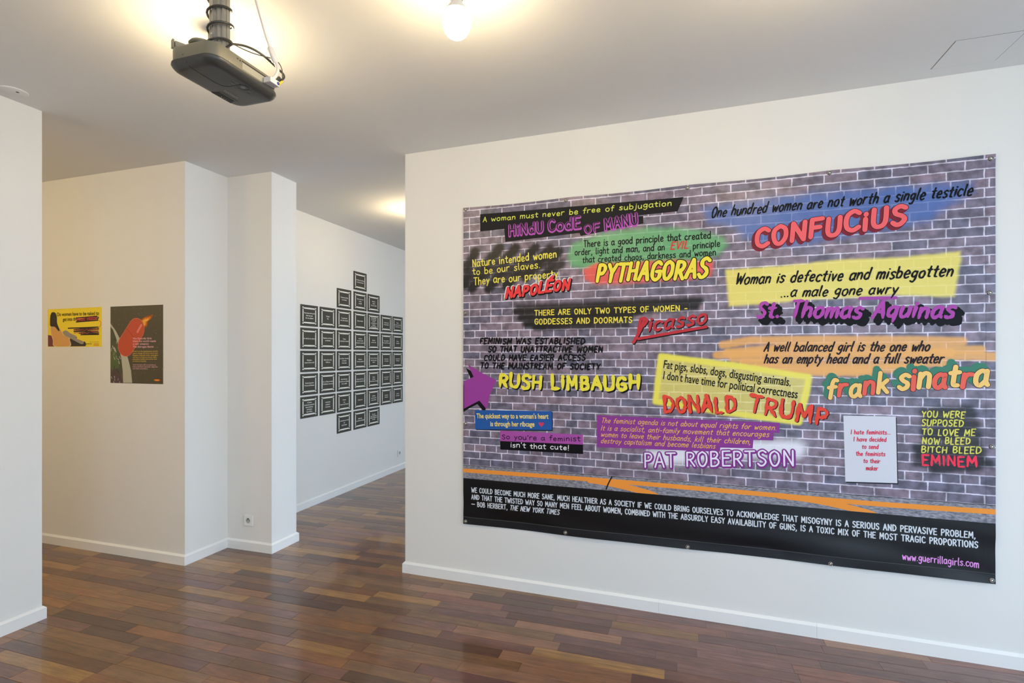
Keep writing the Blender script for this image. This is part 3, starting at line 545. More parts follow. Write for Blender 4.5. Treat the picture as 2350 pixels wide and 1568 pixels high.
# ---------------------------------------------------------------- the banner
BW, ZT = 2.712, 2.384
def zbot(u): return .372+.011*u/BW
bn = empty('banner', tuple(R0+RD*.4295), RA)
tag(bn, 'large vinyl banner printed with painted slogans on a brick wall, hung on the right wall', 'banner')
def relief(u, z):
    a = .0025*math.sin(u*2.3+.6)*math.sin(z*1.7)
    h = max(0, 1-(z-zbot(u))/.30)
    a += h*h*(.006*math.sin(u*4.6+z*9)+.0035*math.sin(u*9.3+1.2-z*16))+min(1, h*3)*.0012*math.sin(u*7+3*math.sin(u*2.1)+z*46)
    tp = max(0, 1-(ZT-z)/.12); a += tp*tp*.0035*math.cos(2*math.pi*(u-.016)/.68)
    return max(.004, .011+a)
def surf(u, z, lay): return (u, -(relief(u, z)+.0006+lay*.00035), z)
def sstep(x): x = np.clip(x, 0, 1); return x*x*(3-2*x)
NU, NZ = 453, 336
us = np.linspace(0, BW, NU); G = np.zeros((NZ, NU, 2))
for j in range(NZ):
    t = j/(NZ-1); G[j, :, 0] = us
    sag = .004*np.abs(np.sin(np.pi*(us-.016)/.68))
    zb = .372+.011*us/BW; G[j, :, 1] = zb+(ZT-sag*1.0-zb)*t
UU = G[:, :, 0]; ZZ = G[:, :, 1]
PR = np.zeros((NZ, NU, 3)); PA = np.zeros((NZ, NU))
def seg_d(ax, ay, bx, by):
    dx, dy = bx-ax, by-ay; q = dx*dx+dy*dy+1e-12
    t = np.clip(((UU-ax)*dx+(ZZ-ay)*dy)/q, 0, 1)
    return np.hypot(UU-ax-t*dx, ZZ-ay-t*dy)
def sd_line(pts): return np.min([seg_d(*pts[i], *pts[i+1]) for i in range(len(pts)-1)], axis=0)
def sd_poly(pts):
    d = np.min([seg_d(*pts[i], *pts[(i+1) % len(pts)]) for i in range(len(pts))], axis=0); ins = np.zeros(UU.shape, bool)
    for i in range(len(pts)):
        (x1, y1), (x2, y2) = pts[i], pts[(i+1) % len(pts)]
        if y1 == y2: continue
        c = ((y1 > ZZ) != (y2 > ZZ)) & (UU < (x2-x1)*(ZZ-y1)/(y2-y1)+x1); ins ^= c
    return np.where(ins, -d, d)
def noise(s, k):
    r = np.random.RandomState(s); f = np.zeros(UU.shape)
    for i in range(5):
        a, b, p = r.uniform(-1, 1)*k, r.uniform(-1, 1)*k, r.uniform(0, 6); f += np.sin(a*UU+b*ZZ+p)
    return f/5
def spray(d, soft, alpha, col, wob=.006, seed=1):
    global PR, PA
    d = d+wob*noise(seed, 60)+wob*.6*noise(seed+9, 200)
    a = alpha*sstep(.5-d/(2*soft)); c = np.array(col[:3])
    ao = a+PA*(1-a); near = d < soft*4
    mixc = (a[..., None]*c+((1-a)*PA)[..., None]*PR)/np.maximum(ao, 1e-4)[..., None]
    PR = np.where((ao > 2e-3)[..., None], mixc, np.where(near[..., None], c, PR)); PA = ao
YS, BK, OR = C_(226,212,105), lin(15,15,18), C_(226,166,88)
spray(sd_poly(GREEN), .022, .86, C_(98,166,112), seed=2)
spray(sd_poly(REDBLOB), .014, .9, C_(222,88,80), seed=3)
for i in range(len(SCRIB1)-1): spray(seg_d(*SCRIB1[i], *SCRIB1[i+1])-.028, .016, .88, BK, .003, i)
for i in range(len(SCRIB2)-1): spray(seg_d(*SCRIB2[i], *SCRIB2[i+1])-.018, .015, .85, BK, .004, i)
spray(sd_poly(BLUEP), .030, .82, C_(70,104,172), .010, 5)
spray(sd_poly(YEL1), .010, .9, YS, .003, 6)
for i, l in enumerate(ORANGE): spray(sd_line(l)-.021, .008, .82, OR, .003, i)
spray(sd_poly(YBOX), .012, .72, YS, .003, 7)
spray(np.abs(sd_poly(YBOX))-.016, .007, .95, C_(228,218,84), .002, 8)
spray(sd_line(WHITESP)-.045, .03, .93, C_(226,226,236), .006, 9)
for i, l in enumerate(EMIS): spray(sd_line(l)-.020, .016, .9, BK, .004, i+3)
V = np.zeros((NZ, NU, 3)); V[..., 0] = UU; V[..., 2] = ZZ
V[..., 1] = -np.array([[relief(UU[j, i], ZZ[j, i]) for i in range(NU)] for j in range(NZ)])
idx = np.arange(NZ*NU).reshape(NZ, NU)
Fq = np.stack([idx[:-1, :-1], idx[:-1, 1:], idx[1:, 1:], idx[1:, :-1]], -1).reshape(-1, 4)
me = bpy.data.meshes.new('vinyl'); me.vertices.add(NZ*NU); me.vertices.foreach_set('co', V.astype(np.float32).ravel())
me.loops.add(Fq.size); me.loops.foreach_set('vertex_index', Fq.ravel().astype(np.int32)); me.polygons.add(len(Fq))
me.polygons.foreach_set('loop_start', np.arange(0, Fq.size, 4, dtype=np.int32)); me.polygons.foreach_set('use_smooth', np.ones(len(Fq), bool))
me.update(calc_edges=True); me.validate()
ca = me.color_attributes.new('spray', 'FLOAT_COLOR', 'POINT')
ca.data.foreach_set('color', np.concatenate([PR, PA[..., None]], -1).astype(np.float32).ravel())
def banner_material():
    m = bpy.data.materials.new('printed_vinyl'); m.use_nodes = True; nt = m.node_tree; N = nt.nodes; L = nt.links; b = N['Principled BSDF']
    tc = N.new('ShaderNodeTexCoord'); sx = N.new('ShaderNodeSeparateXYZ'); L.new(tc.outputs['Object'], sx.inputs[0])
    def M(op, a, b_=None, c=None):
        n = N.new('ShaderNodeMath'); n.operation = op
        for i, v in enumerate((a, b_, c)):
            if v is None: continue
            if isinstance(v, (int, float)): n.inputs[i].default_value = v
            else: L.new(v, n.inputs[i])
        return n.outputs[0]
    def mix(f, a, b_, bl='MIX'):
        n = N.new('ShaderNodeMix'); n.data_type = 'RGBA'; n.blend_type = bl
        for s_, v in ((n.inputs[0], f), (n.inputs[6], a), (n.inputs[7], b_)):
            if isinstance(v, (int, float)): s_.default_value = v
            elif isinstance(v, tuple): s_.default_value = v
            else: L.new(v, s_)
        return n.outputs[2]
    def nz(vec, sc, det=3, sq=(1, 1, 1)):
        mp = N.new('ShaderNodeMapping'); mp.inputs['Scale'].default_value = sq; L.new(vec, mp.inputs[0])
        n = N.new('ShaderNodeTexNoise'); n.inputs['Scale'].default_value = sc; n.inputs['Detail'].default_value = det; L.new(mp.outputs[0], n.inputs['Vector']); return n.outputs['Fac']
    U, Z = sx.outputs[0], sx.outputs[2]; OBJ = tc.outputs['Object']
    wob = M('MULTIPLY', M('SUBTRACT', nz(OBJ, 30), .5), .006)
    y = M('ADD', M('SUBTRACT', Z, .748), wob); x = M('ADD', M('ADD', U, .031), wob)
    cb = N.new('ShaderNodeCombineXYZ'); L.new(x, cb.inputs[0]); L.new(y, cb.inputs[1])
    def brick(wd):
        t = N.new('ShaderNodeTexBrick'); L.new(cb.outputs[0], t.inputs['Vector']); t.inputs['Scale'].default_value = 1
        t.inputs['Brick Width'].default_value = wd; t.inputs['Row Height'].default_value = .0449; t.inputs['Mortar Size'].default_value = .0036
        t.inputs['Mortar Smooth'].default_value = .35; t.inputs['Bias'].default_value = .1
        t.inputs['Color1'].default_value = C_(86,88,108); t.inputs['Color2'].default_value = C_(122,108,122); t.inputs['Mortar'].default_value = C_(186,182,198)
        t.offset = .5; return t
    A, B = brick(.146), brick(.0735)
    row = M('FLOOR', M('DIVIDE', y, .0449)); m4 = M('MODULO', row, 4.)
    hi = M('GREATER_THAN', row, 20.); s1 = M('COMPARE', m4, 1., .1); s2 = M('COMPARE', m4, 2., .1)
    sel = M('ADD', M('MULTIPLY', hi, s1), M('MULTIPLY', M('SUBTRACT', 1., hi), s2))
    br = mix(sel, A.outputs['Color'], B.outputs['Color'])
    v = N.new('ShaderNodeMapRange'); v.inputs[1].default_value = .35; v.inputs[2].default_value = .68; v.inputs[3].default_value = .72; v.inputs[4].default_value = 1.5
    L.new(nz(OBJ, 22, 5), v.inputs[0]); g = N.new('ShaderNodeVectorMath'); g.operation = 'SCALE'; L.new(br, g.inputs[0]); L.new(v.outputs[0], g.inputs['Scale'])
    at_ = N.new('ShaderNodeVertexColor'); at_.layer_name = 'spray'
    c1 = mix(at_.outputs['Alpha'], g.outputs[0], at_.outputs['Color'])
    # strip of pavement under the printed bricks
    pv = N.new('ShaderNodeValToRGB'); e = pv.color_ramp.elements; e[0].position = .32; e[1].position = .70; e[0].color = C_(92,92,100); e[1].color = C_(158,158,170)
    L.new(nz(OBJ, 60, 8, (1, 1, 2.5)), pv.inputs[0])
    pl = M('LESS_THAN', M('ADD', Z, M('MULTIPLY', wob, 1.2)), .7475)
    c2 = mix(pl, c1, pv.outputs[0])
    ed = M('COMPARE', M('ADD', Z, M('MULTIPLY', wob, 1.2)), .7475, .0016); c2 = mix(ed, c2, lin(20,20,22))
    bl = M('LESS_THAN', Z, .6635); c3 = mix(bl, c2, lin(10,11,15))
    # hems: stitched fold near the right and bottom edges
    hm = M('LESS_THAN', M('SUBTRACT', Z, M('MULTIPLY', U, .004)), .413); c4 = mix(hm, c3, lin(30,32,36))
    hr = M('COMPARE', U, 2.676, .0012); c4 = mix(M('MULTIPLY', hr, .35), c4, lin(30,30,34))
    L.new(c4, b.inputs['Base Color']); b.inputs['Roughness'].default_value = .34; b.inputs['Specular IOR Level'].default_value = .36
    bp = N.new('ShaderNodeBump'); bp.inputs['Strength'].default_value = .35; bp.inputs['Distance'].default_value = .003
    L.new(M('ADD', nz(OBJ, 5, 3, (1, 1, 3)), M('MULTIPLY', hm, .5)), bp.inputs['Height']); L.new(bp.outputs[0], b.inputs['Normal'])
    return m
me.materials.append(banner_material())
vin = link('vinyl_sheet', me, None, bn)
# hem lips and grommets
for nm, zz in (('hem', .045),):
    mb = MB()
    for k in range(60):
        u0, u1 = BW*k/60, BW*(k+1)/60; z0, z1 = zbot(u0)+zz, zbot(u1)+zz
        a, b = relief(u0, z0), relief(u1, z1); t = .0012
        mb.add([(u0,-a,z0-.002),(u1,-b,z1-.002),(u1,-b-t,z1-.001),(u0,-a-t,z0-.001),(u0,-a-t,z0+.001),(u1,-b-t,z1+.001),(u1,-b,z1+.002),(u0,-a,z0+.002)],
               [(0,1,2,3),(3,2,5,4),(4,5,6,7)])
    mb.build('stitched_hem', mat('hem_vinyl', lin(62,64,68), .45), bn)
gm = None
for (u, z) in GROM:
    if gm is None:
        prof = [(.0065,.0),(.0065,.0035),(.0075,.0045),(.0095,.004),(.0115,.001),(.0118,-.001)]
        V_ = []; F_ = []; n = 16
        for r, h in prof:
            for i in range(n): a = 2*math.pi*i/n; V_.append((r*math.cos(a), -h, r*math.sin(a)))
        for j in range(len(prof)-1):
            for i in range(n): F_.append((j*n+i, j*n+(i+1)%n, (j+1)*n+(i+1)%n, (j+1)*n+i))
        gm = fromdata(V_, F_)
        for p in gm.polygons: p.use_smooth = True
        gm.materials.append(mat('aged_brass_ring', (.30, .28, .25, 1), .3, metal=.9))
        hm_ = MB().lathe([(.0001,-.007),(.0035,-.0065),(.0052,-.005),(.0055,-.001),(.0055,.001)], 12, axis='y')
        hme = fromdata(hm_.V, hm_.F); hme.materials.append(CHROME)
        for p in hme.polygons: p.use_smooth = True
    g = bpy.data.objects.new('grommet', gm); COL.objects.link(g); g.parent = bn; g.location = (u, -relief(u, z)-.0008, z)
    h = bpy.data.objects.new('screw_head', hme); COL.objects.link(h); h.parent = g; h.location = (0, .002, 0)
# flat taped patches and lettering, printed
def I(): return Ink(surf)
def fanpoly(i, pts, lay, c):
    # subdivide the outline so that the print follows the vinyl
    q = []
    for k in range(len(pts)):
        a, b = pts[k], pts[(k+1) % len(pts)]; n = max(1, int(math.hypot(b[0]-a[0], b[1]-a[1])/.05))
        q += [(a[0]+(b[0]-a[0])*t/n, a[1]+(b[1]-a[1])*t/n) for t in range(n)]
    i.poly(q, lay, c)
def quadpatch(i, pts, lay, c, n=24, m=4):      # four corners: top-left, top-right, bottom-right, bottom-left
    (a, b, c_, d) = [Vector(p) for p in pts]; ids = []
    for r in range(m+1):
        ids.append([i.vert(*((a.lerp(b, k/n)).lerp(d.lerp(c_, k/n), r/m)), lay, c) for k in range(n+1)])
    for r in range(m):
        for k in range(n): i.F.append((ids[r+1][k], ids[r+1][k+1], ids[r][k+1], ids[r][k]))
DK = lin(28,28,33)
i = I(); quadpatch(i, TAPE1, 0, DK); i.build('tape_patch', bn, label='long dark grey slanted tape patch')
i = I(); fanpoly(i, TAPE2, .3, DK); i.build('tape_patch', bn)
i = I(); i.umin = .0005; fanpoly(i, [(a-.014, b-.022) for a, b in ARROW], 0, lin(16,16,20)); fanpoly(i, ARROW, .6, C_(146,62,148)); i.build('arrow_print', bn, label='purple arrow head with black shadow')
i = I(); quadpatch(i, [(a+.004, b-.005) for a, b in LBLUE], 0, lin(20,20,30), 12, 2); quadpatch(i, LBLUE, .6, C_(38,86,156), 12, 2); i.build('sticker', bn, label='blue sticker')
i = I(); quadpatch(i, LPURP, .3, C_(160,78,158), 12, 2); quadpatch(i, LBLK, .5, lin(14,14,18), 12, 2); i.build('sticker', bn, label='purple and black sticker')
i = I(); fanpoly(i, AGENDA, 0, C_(132,58,140)); i.build('tape_patch', bn, label='stepped purple tape patch')
i = I(); quadpatch(i, [(a+.004, b-.006) for a, b in PAPER], 0, lin(36,36,44), 4, 4); quadpatch(i, PAPER, .6, C_(206,208,218), 4, 4); i.build('paper_note', bn, label='pale paper note')
hx, hz = HEART[0]; hp = []
for k in range(28):
    t = 2*math.pi*k/28; hp.append((hx+.0145*1.05*math.sin(t)**3*1.1, hz+.0009*(13*math.cos(t)-5*math.cos(2*t)-2*math.cos(3*t)-math.cos(4*t))*1.15))
i = I(); i.poly(hp, 2, C_(200,60,96)); i.build('heart_print', bn, label='red heart')
i = I(); i.stroke(UNDERLINE, .008, 1, C_(158,74,160)); i.build('underline', bn)
OG = C_(232,146,60)
i = I(); i.zmin = .6642; i.umin = 0
def ribbon(i, pts, rad, lay, c, n=20):
    P = [(v.x, v.y) for v in crom([(a, b, 0) for a, b in pts], n)]; i.stroke(P, rad, lay, c, False)
ribbon(i, [(0, .7127), (.85, .7115+.008), (1.6, .7145), (2.2, .7105), (2.712, .7185)], .0122, 0, OG)
ribbon(i, [(.80, .7160), (.95, .702), (1.12, .6735), (1.20, .650)], .0165, .3, OG)
ribbon(i, [(1.80, .712), (1.98, .702), (2.16, .6735), (2.24, .652)], .0150, .3, OG)
i.build('kerb_paint_print', bn)
i = I(); ribbon(i, [CRACK[0], ((CRACK[0][0]+CRACK[1][0])/2-.004, (CRACK[0][1]+CRACK[1][1])/2), (CRACK[1][0], .667)], .0035, 1, lin(12,12,14), 6); i.build('crack_print', bn)
Y1, Y2, RD_, PU = C_(222,212,92), C_(206,214,96), C_(216,64,72), C_(174,84,178)
K1 = lin(12,14,18)
STY = {
 'lime': dict(layers=[(.075,K1,.10,.10),(.075,Y2,0,0)], wob=.05, slant=.05),
 'block': dict(layers=[(.14,PU,0,-.05),(.105,PU,0,0),(.055,lin(34,30,40),0,.03)], slant=0.),
 'yel': dict(layers=[(.07,Y1,0,0)], wob=.05), 'blk': dict(layers=[(.07,K1,0,0)], wob=.04),
 'evil': dict(layers=[(.085,C_(206,60,58),0,0)], slant=.25), 'nap': dict(layers=[(.23,C_(216,212,214),-.01,.0),(.21,K1,.06,-.07),(.135,C_(222,62,66),0,0)], wob=.08, slant=.3),
 'pyt': dict(layers=[(.155,K1,0,0),(.105,C_(228,212,72),0,0)], wob=.05, slant=.2, brush=.4), 'ycap': dict(layers=[(.095,C_(224,208,80),0,0)], wob=.02),
 'pic': dict(layers=[(.10,lin(32,20,24),.05,-.06),(.09,C_(182,52,62),0,0)], slant=.35, brush=.7),
 'ink': dict(layers=[(.074,K1,0,0)], slant=.28, wob=.04, brush=.6), 'ink2': dict(layers=[(.076,lin(38,30,34),0,0)], slant=.3, wob=.02, brush=.3),
 'conf': dict(layers=[(.17,C_(118,36,50),-.13,-.12),(.17,C_(118,36,50),-.07,-.06),(.155,lin(60,20,28),0,0),(.125,C_(226,98,104),0,0)], slant=.18, wob=.05),
 'aqu': dict(layers=[(.17,lin(15,15,20),.30,-.34),(.16,lin(15,15,20),.18,-.2),(.10,C_(166,72,164),0,0)], slant=.25, wob=.05, brush=.6),
 'brush': dict(layers=[(.145,lin(20,20,24),0,0)], slant=.15, wob=.05, brush=.9),
 'rush': dict(layers=[(.14,K1,.10,-.10),(.135,C_(228,216,72),0,0)], wob=.08, brush=.8),
 'curlk': dict(layers=[(.075,lin(18,14,22),0,0)], wob=.07), 'curlw': dict(layers=[(.075,C_(230,230,234),0,0)], wob=.07),
 'agen': dict(layers=[(.055,C_(232,180,88),0,0)], slant=.3, wob=.03), 'pat': dict(layers=[(.15,C_(128,52,136),.03,-.04),(.14,C_(128,52,136),0,0),(.055,C_(226,222,236),0,0)], wob=.03, slant=.06),
 'don': dict(layers=[(.108,lin(60,20,20),.05,-.03),(.102,C_(222,72,56),0,0)], wob=.07, brush=1.6),
 'frk': dict(layers=[(.16,C_(64,124,104),-.16,.20),(.15,C_(64,124,104),-.08,.1),(.122,lin(60,40,40),0,0),(.098,C_(236,194,116),0,0)], wob=.07, slant=.2),
 'red': dict(layers=[(.085,C_(200,44,76),0,0)], slant=.12, wob=.04), 'emi': dict(layers=[(.09,C_(212,208,92),0,0)], slant=.12, wob=.06, brush=.7),
 'emr': dict(layers=[(.10,C_(232,58,84),0,0)], wob=.08, brush=.8), 'url': dict(layers=[(.06,C_(226,150,226),0,0)], wob=.05),
}
for n_, (t, u0, z0, u1, z1, cp, st) in enumerate(LINES):
    i = I()
    if st.startswith('F:'):
        s_ = st[2:]
        if s_ == 'imp': i.font(t, u0, z0, u1, z1, cp, C_(226,206,120), .024)
        elif s_ == 'cas': i.font(t, u0, z0, u1, z1, cp, lin(26,26,20), .011)
        elif s_ in ('con', 'coni'): i.text(t, u0, z0+cp*.05, u1, z1+cp*.05, cp*.92, [(.088, C_(208,214,222), 0, 0)], slant=.2 if s_ == 'coni' else 0.)
    else:
        kw = dict(STY[st]); L_ = kw.pop('layers')
        if st == 'frk': kw['alt'] = (3, C_(224,98,84))
        if cp > .039 and ' ' in t and st != 'pic':       # the big painted words are pieces of their own
            q = 0
            for wd_ in t.split(' '):
                j = I(); j.text(t, u0, z0, u1, z1, cp, L_, seed=n_, only=(q, q+len(wd_)), **kw); q += len(wd_)+1; j.build('word', bn)
            continue
        i.text(t, u0, z0, u1, z1, cp, L_, seed=n_, **kw)
        if st == 'pic':
            P = [(v.x, v.y) for v in crom([(a, b, 0) for a, b in PICTAIL], 8)]
            i.stroke([(a+.004, b-.006) for a, b in P], .009, 2, lin(32,20,24)); i.stroke(P, .008, 3, C_(182,52,62))
            i.stroke([(a+.004, b-.006) for a, b in PICUND], .008, 2, lin(32,20,24)); i.stroke(PICUND, .0075, 3, C_(182,52,62))
    i.build('lettering', bn)
# ---------------------------------------------------------------- two posters in the alcove
def flat(y0): return lambda u, z, lay: (u, -(y0+lay*.0002), z)
def poster(name, loc_u, P, label, base):
    o = empty(name, (-4.677+loc_u, 2.742, 0)); tag(o, label, 'poster')
    (a, b), (c, d), (e, f), (g, h) = P
    mb = MB().add([(a,-.0015,b),(c,-.0015,d),(e,-.0015,f),(g,-.0015,h),(a,-.0002,b),(c,-.0002,d),(e,-.0002,f),(g,-.0002,h)],
                  [(0,1,2,3),(4,7,6,5),(0,4,5,1),(1,5,6,2),(2,6,7,3),(3,7,4,0)])
    mb.build('sheet', base, o); return o
def blob(i, pts, lay, c, n=5):
    Q = [(a, b, 0) for a, b in pts]; Q = Q+[Q[0]]
    q = [(v.x, v.y) for v in crom(Q, n)][:-1]
    i.poly([(max(a, i.left), max(b, i.low)) for a, b in q], lay, c)
P1M = mat('yellow_poster_paper', C_(232,208,40), .5)
p1 = poster('poster', 0, P1, 'yellow landscape poster with black and scribbled red lettering on the alcove wall', P1M)
def IP():
    k = Ink(flat(.0016)); k.left, k.low = FRAME; k.umin, k.zmin = FRAME; return k
FRAME = (.048, 1.512)
i = IP(); blob(i, P1MAR, 1, C_(110,54,60)); blob(i, P1DARK, 1.5, lin(60,54,52)); i.build('printed_cloth', p1, INKP)
i = IP(); blob(i, P1GREY, 2, C_(150,140,128)); blob(i, [(a+.004, b-.006) for a, b in P1GREY][:6], 1.8, lin(60,54,52)); i.build('printed_shape', p1, INKP)
i = IP(); blob(i, P1BODY, 2.4, C_(214,196,150)); cx = sum(a for a, b in P1BODY)/len(P1BODY); cz = sum(b for a, b in P1BODY)/len(P1BODY)
blob(i, [(cx+(a-cx)*.93, cz+(b-cz)*.95) for a, b in P1BODY], 2.8, C_(206,156,92)); i.build('printed_shape', p1, INKP, 'peach coloured printed shape')
i = IP(); blob(i, P1HAIR, 3.2, lin(58,52,46)); i.build('printed_shape', p1, INKP, 'dark printed shape')
i = IP()
for L_, r in ((P1S1, .0050), (P1S2, .0045)):
    for k in range(len(L_)-1): i.stroke([L_[k], L_[k+1]], r, 3, lin(62,50,36))
i.stroke([(v.x, v.y) for v in crom([(a, b, 0) for a, b in P1ARC], 5)], .0018, 3, C_(206,80,50)); i.build('scribble', p1, INKP)
for t, u0, z0, u1, z1, cp, st in POSTER1:
    i = IP()
    if st == 'scr': i.surf = flat(.0028); i.text(t, u0, z0, u1, z1, cp, [(.13, C_(204,70,80), 0, 0)], wob=.08)
    else: i.font(t, u0, z0, u1, z1, cp, lin(50,44,24), .016, lay=4)
    i.build('lettering', p1, INKP)
i = IP(); i.surf = flat(.0028); r_ = random.Random(8)
for a, b, z in ((.33, .59, 1.636), (.34, .50, 1.612), (.52, .60, 1.622)):
    i.stroke([(a+(b-a)*k/34, z+r_.uniform(-.0065, .0065)) for k in range(35)], .0013, 3, C_(204,80,96))
i.build('scribble', p1, INKP, 'pink scribble over the black one')
i = IP()
for k, z in enumerate((1.5435, 1.5315, 1.5240, 1.5170)): i.stroke([(.50 if k == 0 else .545, z), (.60, z)], .0008 if k == 0 else .0014, 2, lin(80,70,30) if k == 0 else C_(190,90,60))
i.build('small_print', p1, INKP)
P2M = mat('dark_poster_paper', C_(72,66,50), .45)
FRAME = (.7182, 1.2438)
p2 = poster('poster', 0, P2, 'dark portrait poster with red capsule shape, orange glow and pink text, in the alcove', P2M)
i = IP(); rs = random.Random(4)
for k in range(230): i.disc(rs.uniform(.722, 1.226), rs.uniform(1.248, 1.795), rs.choice([.0008,.0011,.0017]), 1, C_(*rs.choice([(190,185,165),(150,145,125),(210,205,190)])), 5)
i.build('printed_stars', p2, INKP)
i = IP(); i.poly(P2ARC, 1.4, C_(176,174,156))
i.poly([(a-.012 if k < 7 else a, b) for k, (a, b) in enumerate(P2ARC)][:0] or [(.7182, 1.655), (.745, 1.630), (.775, 1.572), (.806, 1.495), (.828, 1.42), (.842, 1.33), (.846, 1.2438), (.7182, 1.2438)], 1.6, lin(84,84,66)); blob(i, P2GR, 2, C_(84,98,62)); blob(i, P2PUR, 2.1, C_(82,68,70))
for k in range(46):
    a, b = rs.uniform(.722, .86), rs.uniform(1.25, 1.60)
    if a < .76+(1.62-b)*.32: i.stroke([(a, b), (a+rs.uniform(-.008,.012), b-rs.uniform(.008,.03))], rs.uniform(.001,.004), 2.3, C_(*rs.choice([(170,168,152),(60,56,48),(120,92,60),(96,104,74),(186,184,170)])))
i.build('printed_landscape', p2, INKP)
i = IP(); (fa, fb), (fc, fd) = P2FLAME
for k, (rr, c) in enumerate(((.034, (150,84,34)), (.026, (206,116,40)), (.016, (232,176,62)))):
    i.stroke([(fa+(fc-fa)*t*(1-.2*k)*.9+.01*math.sin(9*t), fb+(fd-fb)*t*(1-.2*k)*.9) for t in (0,.2,.4,.6,.8,1)], [rr*q for q in (1,1.05,.85,.6,.35,.1)], 1.5+k*.3, C_(*c))
i.build('printed_flame', p2, INKP)
i = IP(); (a, b), (c, d) = P2CAP
def capsule(rad, lay, col):
    th = math.atan2(d-b, c-a)
    i.poly([(c+rad*math.cos(th-math.pi/2+math.pi*k/16), d+rad*math.sin(th-math.pi/2+math.pi*k/16)) for k in range(17)]
           +[(a+rad*math.cos(th+math.pi/2+math.pi*k/16), b+rad*math.sin(th+math.pi/2+math.pi*k/16)) for k in range(17)], lay, col)
capsule(.0800, 2.6, C_(206,112,90)); capsule(.0765, 2.9, C_(184,80,56))
mx_, mz_ = a+(c-a)*.62, b+(d-b)*.62; nx, nz_ = -(d-b), (c-a); q = math.hypot(nx, nz_)
i.stroke([(mx_-nx/q*.078, mz_-nz_/q*.078), (mx_+nx/q*.078, mz_+nz_/q*.078)], .0016, 3.1, C_(140,52,40), False)
i.stroke([(c+.012, d-.02), (c+.05, d+.028)], .009, 3.1, C_(214,124,108)); i.build('printed_capsule', p2, INKP, 'red capsule shape')
for t, u0, z0, u1, z1, cp, st in POSTER2:
    i = IP(); i.font(t, u0, z0, u1, z1, cp, C_(226,170,176) if st == 'F:pink' else C_(222,182,70), .016, lay=4.5); i.build('lettering', p2, INKP)
i = IP(); a, b = P2LOGO[0]
i.disc(a, b, .036, 2, C_(150,70,24), 18, .009); i.disc(a, b, .026, 2.4, C_(226,140,50), 18, .0055); i.build('printed_mark', p2, INKP)
# ---------------------------------------------------------------- wall of text cards (wall faces +x, so u runs along +y)
CARD = mat('black_card', lin(70,68,60), .6, spec=.25)
UC = [3.999+v for v in (.0285, .3022, .5712, .8600-.0, 1.1270, 1.3990, 1.6640)]
CW, CHT = .247, .2005
ROWT = [1.45+.9097-.003, 1.45+.6868, 1.45+.4704, 1.45+.2526, 1.45+.0358, 1.45-.1815, 1.45-.3985, 1.45-.6150]
TX = {
 (0,3):['Le silence de l\'idole,','un outrage d\'amour'],
 (1,2):['Ta femme est libre','et un homme'],(1,3):['Pour ta mere une','langue','nouvelle'],(1,4):['Monsieur,','oubliez','C\'est nous elles'],
 (2,0):['Vous etes notre proie','dans les jeux','de vos plaisirs'],(2,1):['Citoyen','Eve'],(2,2):['Ta petite joie','vers celle semaine'],(2,3):['Enigme et desir'],(2,4):['Dans la maison','on est la paix','un homme','a-t-il besoin de','la maison','de vos pensees?'],(2,5):['Toujours seule','Femme factuelle'],(2,6):['Pardon,','nous les avons dit,','qui est une vie'],
 (3,0):['Le voile de nos maitres'],(3,1):['Rendons a la France','sa dignite!'],(3,2):['Toutes,','la domination masculine'],(3,3):['Une femme','de votre oubli,','la liberte au masculin'],(3,4):['Ma femme','porte la tige'],(3,5):['Pour que l\'abri','Pour que l\'abri nous'],(3,6):['Silence','des putains'],
 (4,0):['Monsieur,','merci d\'etre viril'],(4,1):['Reine de la nuit,','triche au'],(4,2):['Le violeur s\'est fait,','la victime','s\'est taite'],(4,3):['Monsieur,','c\'est ma poitrine!'],(4,4):['C\'est ce n\'est pas','qui ne les a pas','Merci!'],(4,5):['Une carriere','en bon appel'],(4,6):['La patrie muse','s\'endormant'],
 (5,0):['Homme de progres','Progres de l\'Homme'],(5,1):['Au vu d\'Isaac nos elus','L\'intelligence c\'est nous'],(5,2):['Allez, Monsieur,','le viens sur d\'Istres','on a vieilli'],(5,3):['Cachez cette femme','que je ne saurais voir'],(5,4):['Outrage','La femme','et les demons d\'Osset'],(5,5):['Vous l\'avez dit','sa terrasse'],(5,6):['Celle-la','est bien'],
 (6,0):['A Cannes,','les femmes montrent','leurs bobines,','les hommes','leurs films'],(6,1):['Les femmes','preferent','les hommes'],(6,2):['L\'homme','est','l\'avenir de l\'homme'],(6,3):['Honte a toi'],(6,4):['La fleche','ouvre la porte','qu\'on connait'],(6,5):['Les femmes','les hommes'],(6,6):['La femme','est un pere'],
 (7,2):['La Dentelle sous le voile','est','hypothetique'],(7,3):['Messieurs,','vous l\'homme effroyable'],(7,4):['Et si est','que c\'est l\'homme','dans la difference','du sujet'],
}
ROWN = ['top','second','third','fourth','fifth','sixth','seventh','bottom']; COLN = ['leftmost','second','third','fourth','fifth','sixth','rightmost']
def csurf(u, z, lay): return (.0030+lay*.0002, u, z)
cs = MB().box(.0003, .003, 0, CW, 0, CHT); cme = fromdata(cs.V, cs.F); cme.materials.append(CARD)
i = Ink(csurf); WH = C_(222,222,214); a0, a1, b0, b1 = .034, CW-.034, .032, CHT-.032
for (p, q, r) in (((a0+.016,b1),(a1-.016,b1),.0075),((a0+.016,b0),(a1-.016,b0),.0075),((a0,b0+.012),(a0,b1-.012),.0068),((a1,b0+.012),(a1,b1-.012),.0068)):
    mid = ((p[0]+q[0])/2, (p[1]+q[1])/2); i.stroke([p, mid, q], [r*.85, r, r*.85], 1, WH)
for a in (a0, a1):
    for b in (b0, b1): i.disc(a, b+(.006 if b == b1 else -.006), .009, 1.5, WH, 10, .0075)
